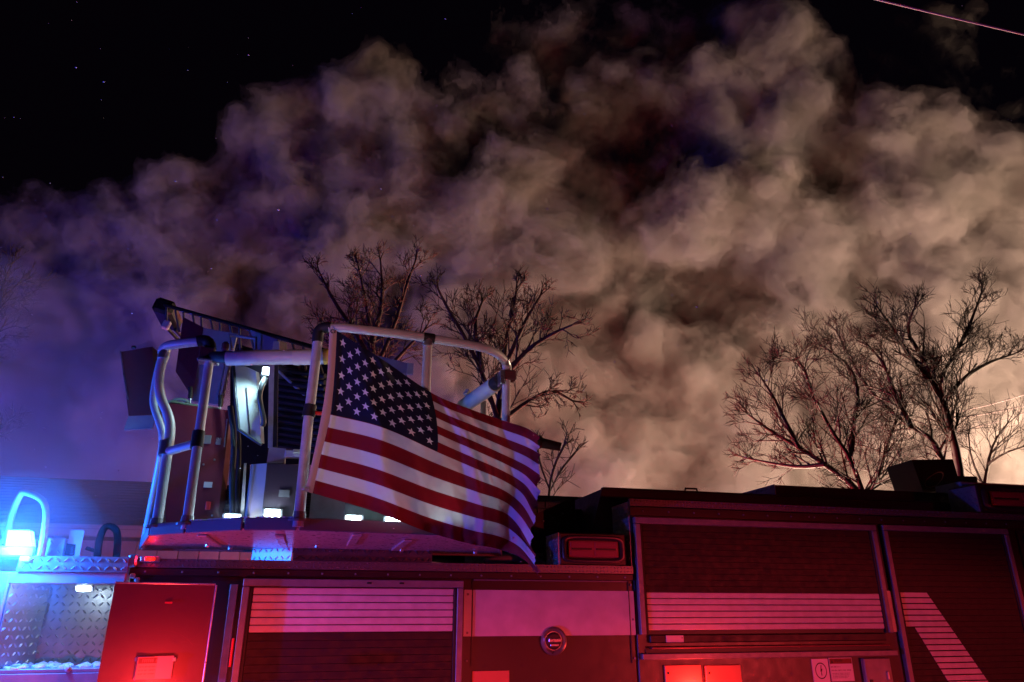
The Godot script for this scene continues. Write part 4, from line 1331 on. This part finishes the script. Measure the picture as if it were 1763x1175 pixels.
# A lamp out of the picture: its housing, glowing face and light.
func flood(called: String, label: String, category: String, at: Vector3, face_to: Vector3, w: float, h: float, shine: String, c: Color, energy: float) -> void:
	var t := thing(called, label, category, Vector3(at.x, 0, at.z))
	var turn := Basis.looking_at(face_to - at, Vector3.UP)
	tpart(t, "stand", [Vector3(at.x, 0, at.z), at - Vector3(0, h / 2, 0)], 0.03, M.black_paint, 0, 8)
	bpart(t, "housing", at + turn * Vector3(0, 0, 0.05), Vector3(w + 0.04, h + 0.04, 0.08), M.black_paint, 0.01, turn)
	bpart(t, "lens", at, Vector3(w, h, 0.02), M[shine], 0.004, turn)
	omni(self, called + "_light", at + turn * Vector3(0, 0, -0.06), c, energy, 0.05)

# An unseen lamp on the near side, placed to light the flag and bucket.
func spot_lamp() -> void:
	var at := Vector3(-1.6, 0.8, 2.0)
	var aim := Vector3(0.45, 3.13, -3.8)
	var t := thing("unseen_bucket_lamp", "unseen lamp across the street, placed to light the flag and bucket", "work lamp", Vector3(at.x, 0, at.z))
	var turn := Basis.looking_at(aim - at, Vector3.UP)
	tpart(t, "stand", [Vector3(at.x, 0, at.z), at - Vector3(0, 0.1, 0)], 0.02, M.black_paint, 0, 8)
	bpart(t, "housing", at + turn * Vector3(0, 0, 0.06), Vector3(0.24, 0.2, 0.08), M.black_paint, 0.01, turn)
	bpart(t, "lens", at, Vector3(0.2, 0.16, 0.02), M.warm_flood, 0.004, turn)
	var l := SpotLight3D.new()
	l.name = "unseen_bucket_lamp_light"
	l.light_color = Color(1.0, 0.71, 0.76)
	l.light_energy = 9
	l.spot_angle = 8.9
	l.spot_angle_attenuation = 0.35
	l.spot_range = 60.0
	l.spot_attenuation = 2.0
	l.light_size = 0.08
	l.shadow_enabled = true
	add_child(l)
	l.transform = Transform3D(turn, at + turn * Vector3(0, 0, -0.05))

func build_glow_mist() -> void:
	var f := FogVolume.new()  # haze volume that also stands in for the strobe's lens glare
	f.name = "glare_haze"
	f.shape = RenderingServer.FOG_VOLUME_SHAPE_ELLIPSOID
	f.size = Vector3(4.6, 3.6, 3.2)
	f.position = Vector3(-3.0, 2.5, -5.8)
	var fog := FogMaterial.new()
	fog.albedo = Color(0.95, 0.95, 0.97)
	fog.density = 0.14
	f.material = fog
	stuff(f)
	tag(f, "thin haze left of the truck, standing in also for lens glare of the blue strobe", "mist")
	add_child(f)
	var halo := FogVolume.new()  # fog added to imitate the lens glow round the strobe
	halo.name = "added_strobe_glow"
	halo.shape = RenderingServer.FOG_VOLUME_SHAPE_ELLIPSOID
	halo.size = Vector3(0.9, 0.8, 0.7)
	halo.position = W(29, 928, -4.95)
	var thick := FogMaterial.new()
	thick.albedo = Color(0.95, 0.97, 1.0)
	thick.density = 0.22
	halo.material = thick
	stuff(halo)
	var spots := [[400, 893, -4.5], [469, 884.5, -4.385], [608, 895, -4.25], [676, 898, -4.28], [459, 640, -4.6]]
	for q in spots:
		var puff := FogVolume.new()  # fog added to imitate lens glow round each work lamp
		puff.name = numbered("added_lamp_glow")
		puff.shape = RenderingServer.FOG_VOLUME_SHAPE_ELLIPSOID
		puff.size = Vector3(0.26, 0.2, 0.16)
		puff.position = W(q[0], q[1], q[2]) + Vector3(0, 0, 0.05)
		var faint := FogMaterial.new()
		faint.albedo = Color(0.95, 0.95, 0.97)
		faint.density = 0.22
		puff.material = faint
		stuff(puff)
		tag(puff, "added puff of fog that imitates the lens glow of a white bucket lamp", "mist", "added glow round the bucket work lamps")
		add_child(puff)
	tag(halo, "added fog that imitates the cyan lens glow round the blue strobe", "mist")
	add_child(halo)

# An unseen red lamp for the truck side; its spot cone spares the bucket.
func hooded(called: String, label: String, at: Vector3, aim: Vector3, down: float, energy: float) -> void:
	var t := thing(called, label, "beacon", Vector3(at.x, 0, at.z), "unseen red lamps across the street")
	var level := Basis.looking_at(aim - at, Vector3.UP)
	tpart(t, "stand", [Vector3(at.x, 0, at.z), at - Vector3(0, 0.1, 0)], 0.03, M.black_paint, 0, 8)
	bpart(t, "housing", at + level * Vector3(0, 0, 0.06), Vector3(0.54, 0.24, 0.08), M.black_paint, 0.01, level)
	bpart(t, "hood", at + level * Vector3(0, 0.13, -0.04), Vector3(0.54, 0.02, 0.26), M.black_paint, 0.005, level)
	bpart(t, "lens", at, Vector3(0.5, 0.2, 0.02), M.unseen_red_beacon, 0.004, level)
	var l := SpotLight3D.new()
	l.name = called + "_light"
	l.light_color = CRIMSON
	l.light_energy = energy
	l.spot_angle = 60.0
	l.spot_angle_attenuation = 0.12
	l.spot_range = 60.0
	l.spot_attenuation = 2.0
	l.light_size = 0.06
	l.shadow_enabled = true
	add_child(l)
	l.transform = Transform3D(level * Basis(Vector3.RIGHT, -deg_to_rad(down)), at + level * Vector3(0, 0, -0.2))

# ------------------------------------------------------------------ smoke
# A billow's centre: bearing u and height v as seen from the street (in picture pixels) and its distance.
func billow_at(u: float, v: float, dist: float) -> Vector3:
	var x := (u - 881.5) / FOCAL
	var y := (587.5 - v) / FOCAL
	var d := Vector3(x, y * cos(PITCH) + sin(PITCH), -cos(PITCH) + y * sin(PITCH))
	return d * (dist / -d.z)

func build_smoke() -> void:
	var billows := [
		[1260, 840, 110, 27, 1], [1285, 740, 105, 27, 1], [1330, 640, 105, 27.5, 1], [1385, 540, 95, 27.5, 1], [1385, 440, 90, 27, 1], [1300, 385, 95, 27, 1], [1200, 380, 85, 26.5, 1], [1150, 415, 55, 26, 1],
		[1500, 450, 165, 29, 1], [1600, 600, 200, 30, 1], [1500, 720, 220, 30, 1], [1680, 800, 200, 30, 1], [1400, 840, 160, 30, 1], [1700, 420, 120, 30, 1], [1780, 600, 160, 31, 1],
		[1640, 325, 100, 27.5, 1.15], [1545, 285, 100, 27, 1.2], [1450, 300, 95, 28.5, 1.1], [870, 230, 90, 30, 0.85], [905, 310, 85, 29.5, 0.9], [1350, 265, 105, 28.5, 1], [1340, 150, 95, 28, 1.15], [1320, 75, 70, 28, 1.1], [1250, 190, 105, 29, 1.0],
		[1770, 210, 80, 31, 0.7], [1775, 330, 80, 30, 0.8], [1620, 130, 120, 34, 0.6], [1760, 450, 70, 28.5, 0.9],
		[820, 385, 80, 27, 1], [880, 335, 85, 28, 0.9], [760, 440, 120, 28.5, 1], [620, 240, 105, 29, 0.95], [560, 200, 70, 28.5, 0.9], [500, 270, 100, 29, 0.9], [665, 145, 60, 28.5, 0.85], [720, 260, 105, 29.5, 0.85], [780, 190, 70, 29.5, 0.6],
		[330, 390, 95, 28.5, 0.9], [230, 430, 95, 29, 0.9], [110, 450, 95, 29, 0.9], [420, 420, 110, 29.5, 0.9], [570, 390, 130, 30, 0.95], [20, 520, 130, 30, 0.9], [300, 570, 190, 31, 0.95], [600, 560, 200, 31, 1], [80, 700, 220, 31, 0.95],
		[860, 560, 190, 30.5, 1], [950, 440, 100, 30, 0.9], [1000, 340, 95, 31, 0.75], [1060, 220, 120, 32, 0.75], [1120, 200, 110, 34, 0.62], [940, 230, 90, 34, 0.6], [950, 90, 110, 33, 0.68], [1130, 60, 110, 33, 0.7], [1230, 60, 90, 32, 0.72],
		[1110, 790, 130, 28, 1], [1010, 830, 120, 27, 1], [1190, 700, 90, 27, 1], [1125, 590, 60, 26.5, 1], [1205, 640, 75, 27, 1], [1060, 660, 130, 32, 0.9], [1130, 500, 120, 31, 0.9], [1250, 560, 120, 30.5, 0.9],
		[1180, 320, 90, 32.5, 0.72], [1420, 380, 110, 31, 0.95], [1270, 470, 110, 30, 1], [1160, 480, 110, 31, 1], [1480, 200, 80, 31, 0.7],
		[1000, 560, 220, 32.5, 0.95], [1220, 430, 190, 33, 1], [1360, 320, 170, 33.5, 0.95], [1560, 520, 230, 33, 1], [1040, 330, 150, 34.5, 0.7], [700, 420, 190, 32.5, 0.9],
		[400, 780, 260, 32, 0.95], [820, 760, 250, 31, 1],
	]
	var low := Vector3(-34, -0.5, -47.4)
	var cell := 0.325
	var nx := 210
	var ny := 131
	var nz := 56
	var field := PackedFloat32Array()
	field.resize(nx * ny * nz)
	field.fill(-1.0)
	var body := PackedFloat32Array()
	body.resize(nx * ny * nz)
	var dice := RandomNumberGenerator.new()
	dice.seed = 20
	for b in billows:
		var c := billow_at(b[0], b[1], b[3] * 1.35)
		var r: float = b[2] / FOCAL * c.length()
		var weight: float = b[4]
		var crisp: bool = b[0] > 1080
		puff_into(body, c, r * 1.36, weight, low, cell, nx, ny, nz)
		for n in 11:
			var way := Vector3(dice.randfn(), dice.randfn() + 0.2, dice.randfn() + 0.5).normalized()
			var at := c + way * r * dice.randf_range(0.55, 0.85)
			var r1 := r * (dice.randf_range(0.34, 0.55) if crisp else dice.randf_range(0.45, 0.7))
			puff_into(body, at, r1, weight, low, cell, nx, ny, nz)
			for e in (5 if crisp else 2):
				way = Vector3(dice.randfn(), dice.randfn() + 0.2, dice.randfn() + 0.5).normalized()
				puff_into(body, at + way * r1 * 0.8, r1 * dice.randf_range(0.36, 0.52), weight * (0.95 if crisp else 0.8), low, cell, nx, ny, nz)
	for step in [1, nx, nx * ny]:
		var last := body[0]
		for i in range(step, body.size() - step):
			if body[i] > 0.0 or body[i - step] > 0.0 or body[i + step] > 0.0:
				last = 0.25 * (body[i - step] + 2.0 * body[i] + body[i + step])
				body[i] = last
	var coarse := FastNoiseLite.new()
	coarse.seed = 11
	coarse.noise_type = FastNoiseLite.TYPE_SIMPLEX_SMOOTH
	coarse.frequency = 0.24
	coarse.fractal_type = FastNoiseLite.FRACTAL_RIDGED
	coarse.fractal_octaves = 4
	coarse.fractal_gain = 0.62
	coarse.domain_warp_enabled = true
	coarse.domain_warp_amplitude = 3.2
	coarse.domain_warp_frequency = 0.16
	coarse.domain_warp_fractal_octaves = 3
	for k in range(1, nz - 1):
		for j in range(1, ny - 1):
			var at := (k * ny + j) * nx
			for i in range(1, nx - 1):
				var s := body[at + i]
				if s > 0.005:
					field[at + i] = s - 0.26 - 0.62 * (coarse.get_noise_3d(low.x + i * cell, low.y + j * cell, low.z + k * cell) + 0.25)
	var levels := [-0.18, 0.0, 0.22]
	var densities := [0.06, 0.25, 0.85]
	var plume := Node3D.new()
	plume.name = "smoke_plume"
	plume.position = EYE
	plume.rotation.y = YAW
	plume.set_meta("kind", "stuff")
	plume.set_meta("label", "pale billowing smoke plume rising behind the trees and filling the night sky")
	plume.set_meta("category", "smoke")
	add_child(plume)
	for n in levels.size():
		var puff := MeshInstance3D.new()
		puff.name = "smoke_layer"
		puff.mesh = surface_net(field, nx, ny, nz, low, cell, levels[n])
		var fog := FogMaterial.new()
		fog.albedo = Color(0.95, 0.93, 0.9)
		fog.density = densities[n]
		puff.material_override = fog
		plume.add_child(puff, true)

# Raises the body of smoke to a round puff's profile where that is higher.
func puff_into(body: PackedFloat32Array, c: Vector3, r: float, weight: float, low: Vector3, cell: float, nx: int, ny: int, nz: int) -> void:
	var lo := ((c - Vector3(r, r, r) - low) / cell).ceil()
	var hi := ((c + Vector3(r, r, r) - low) / cell).floor()
	var inv := 1.0 / (r * r)
	for k in range(maxi(1, int(lo.z)), mini(nz - 2, int(hi.z)) + 1):
		var dz := low.z + k * cell - c.z
		for j in range(maxi(1, int(lo.y)), mini(ny - 2, int(hi.y)) + 1):
			var dy := low.y + j * cell - c.y
			var rest := 1.0 - (dy * dy + dz * dz) * inv
			if rest <= 0.0:
				continue
			var half := sqrt(rest) * r
			var at := (k * ny + j) * nx
			for i in range(maxi(1, int(ceil((c.x - half - low.x) / cell))), mini(nx - 2, int(floor((c.x + half - low.x) / cell))) + 1):
				var dx := low.x + i * cell - c.x
				var q := (rest - dx * dx * inv) * weight
				if q > body[at + i]:
					body[at + i] = q

func surface_net(f: PackedFloat32Array, nx: int, ny: int, nz: int, low: Vector3, cell: float, level: float) -> ArrayMesh:
	var slice := nx * ny
	var number := PackedInt32Array()
	number.resize(nx * ny * nz)
	number.fill(-1)
	var points := PackedVector3Array()
	var tris := PackedInt32Array()
	var off := [0, 1, nx, nx + 1, slice, slice + 1, slice + nx, slice + nx + 1]
	var spot := [Vector3(0, 0, 0), Vector3(1, 0, 0), Vector3(0, 1, 0), Vector3(1, 1, 0), Vector3(0, 0, 1), Vector3(1, 0, 1), Vector3(0, 1, 1), Vector3(1, 1, 1)]
	var edges := [[0, 1], [2, 3], [4, 5], [6, 7], [0, 2], [1, 3], [4, 6], [5, 7], [0, 4], [1, 5], [2, 6], [3, 7]]
	for k in nz - 1:
		for j in ny - 1:
			var at := (k * ny + j) * nx
			for i in nx - 1:
				var a := at + i
				var inside := int(f[a] > level) + int(f[a + 1] > level) + int(f[a + nx] > level) + int(f[a + nx + 1] > level) + int(f[a + slice] > level) + int(f[a + slice + 1] > level) + int(f[a + slice + nx] > level) + int(f[a + slice + nx + 1] > level)
				if inside == 0 or inside == 8:
					continue
				var sum := Vector3()
				var n := 0
				for e in edges:
					var p: float = f[a + off[e[0]]] - level
					var q: float = f[a + off[e[1]]] - level
					if (p > 0.0) != (q > 0.0):
						sum += (spot[e[0]] as Vector3).lerp(spot[e[1]], clampf(p / (p - q), 0.02, 0.98))
						n += 1
				number[a] = points.size()
				points.append(low + (Vector3(i, j, k) + sum / n) * cell)
				var solid := f[a] > level
				if i > 0 and j > 0 and k > 0:
					if solid != (f[a + 1] > level):
						quad(tris, number[a - nx - slice], number[a - slice], number[a], number[a - nx], solid)
					if solid != (f[a + nx] > level):
						quad(tris, number[a - 1 - slice], number[a - 1], number[a], number[a - slice], solid)
					if solid != (f[a + slice] > level):
						quad(tris, number[a - 1 - nx], number[a - nx], number[a], number[a - 1], solid)
	var arrays := []
	arrays.resize(Mesh.ARRAY_MAX)
	arrays[Mesh.ARRAY_VERTEX] = points
	arrays[Mesh.ARRAY_INDEX] = tris
	var made := ArrayMesh.new()
	made.add_surface_from_arrays(Mesh.PRIMITIVE_TRIANGLES, arrays)
	return made

func quad(t: PackedInt32Array, a: int, b: int, c: int, d: int, flip: bool) -> void:
	if flip:
		t.append_array([a, c, b, a, d, c])
	else:
		t.append_array([a, b, c, a, c, d])
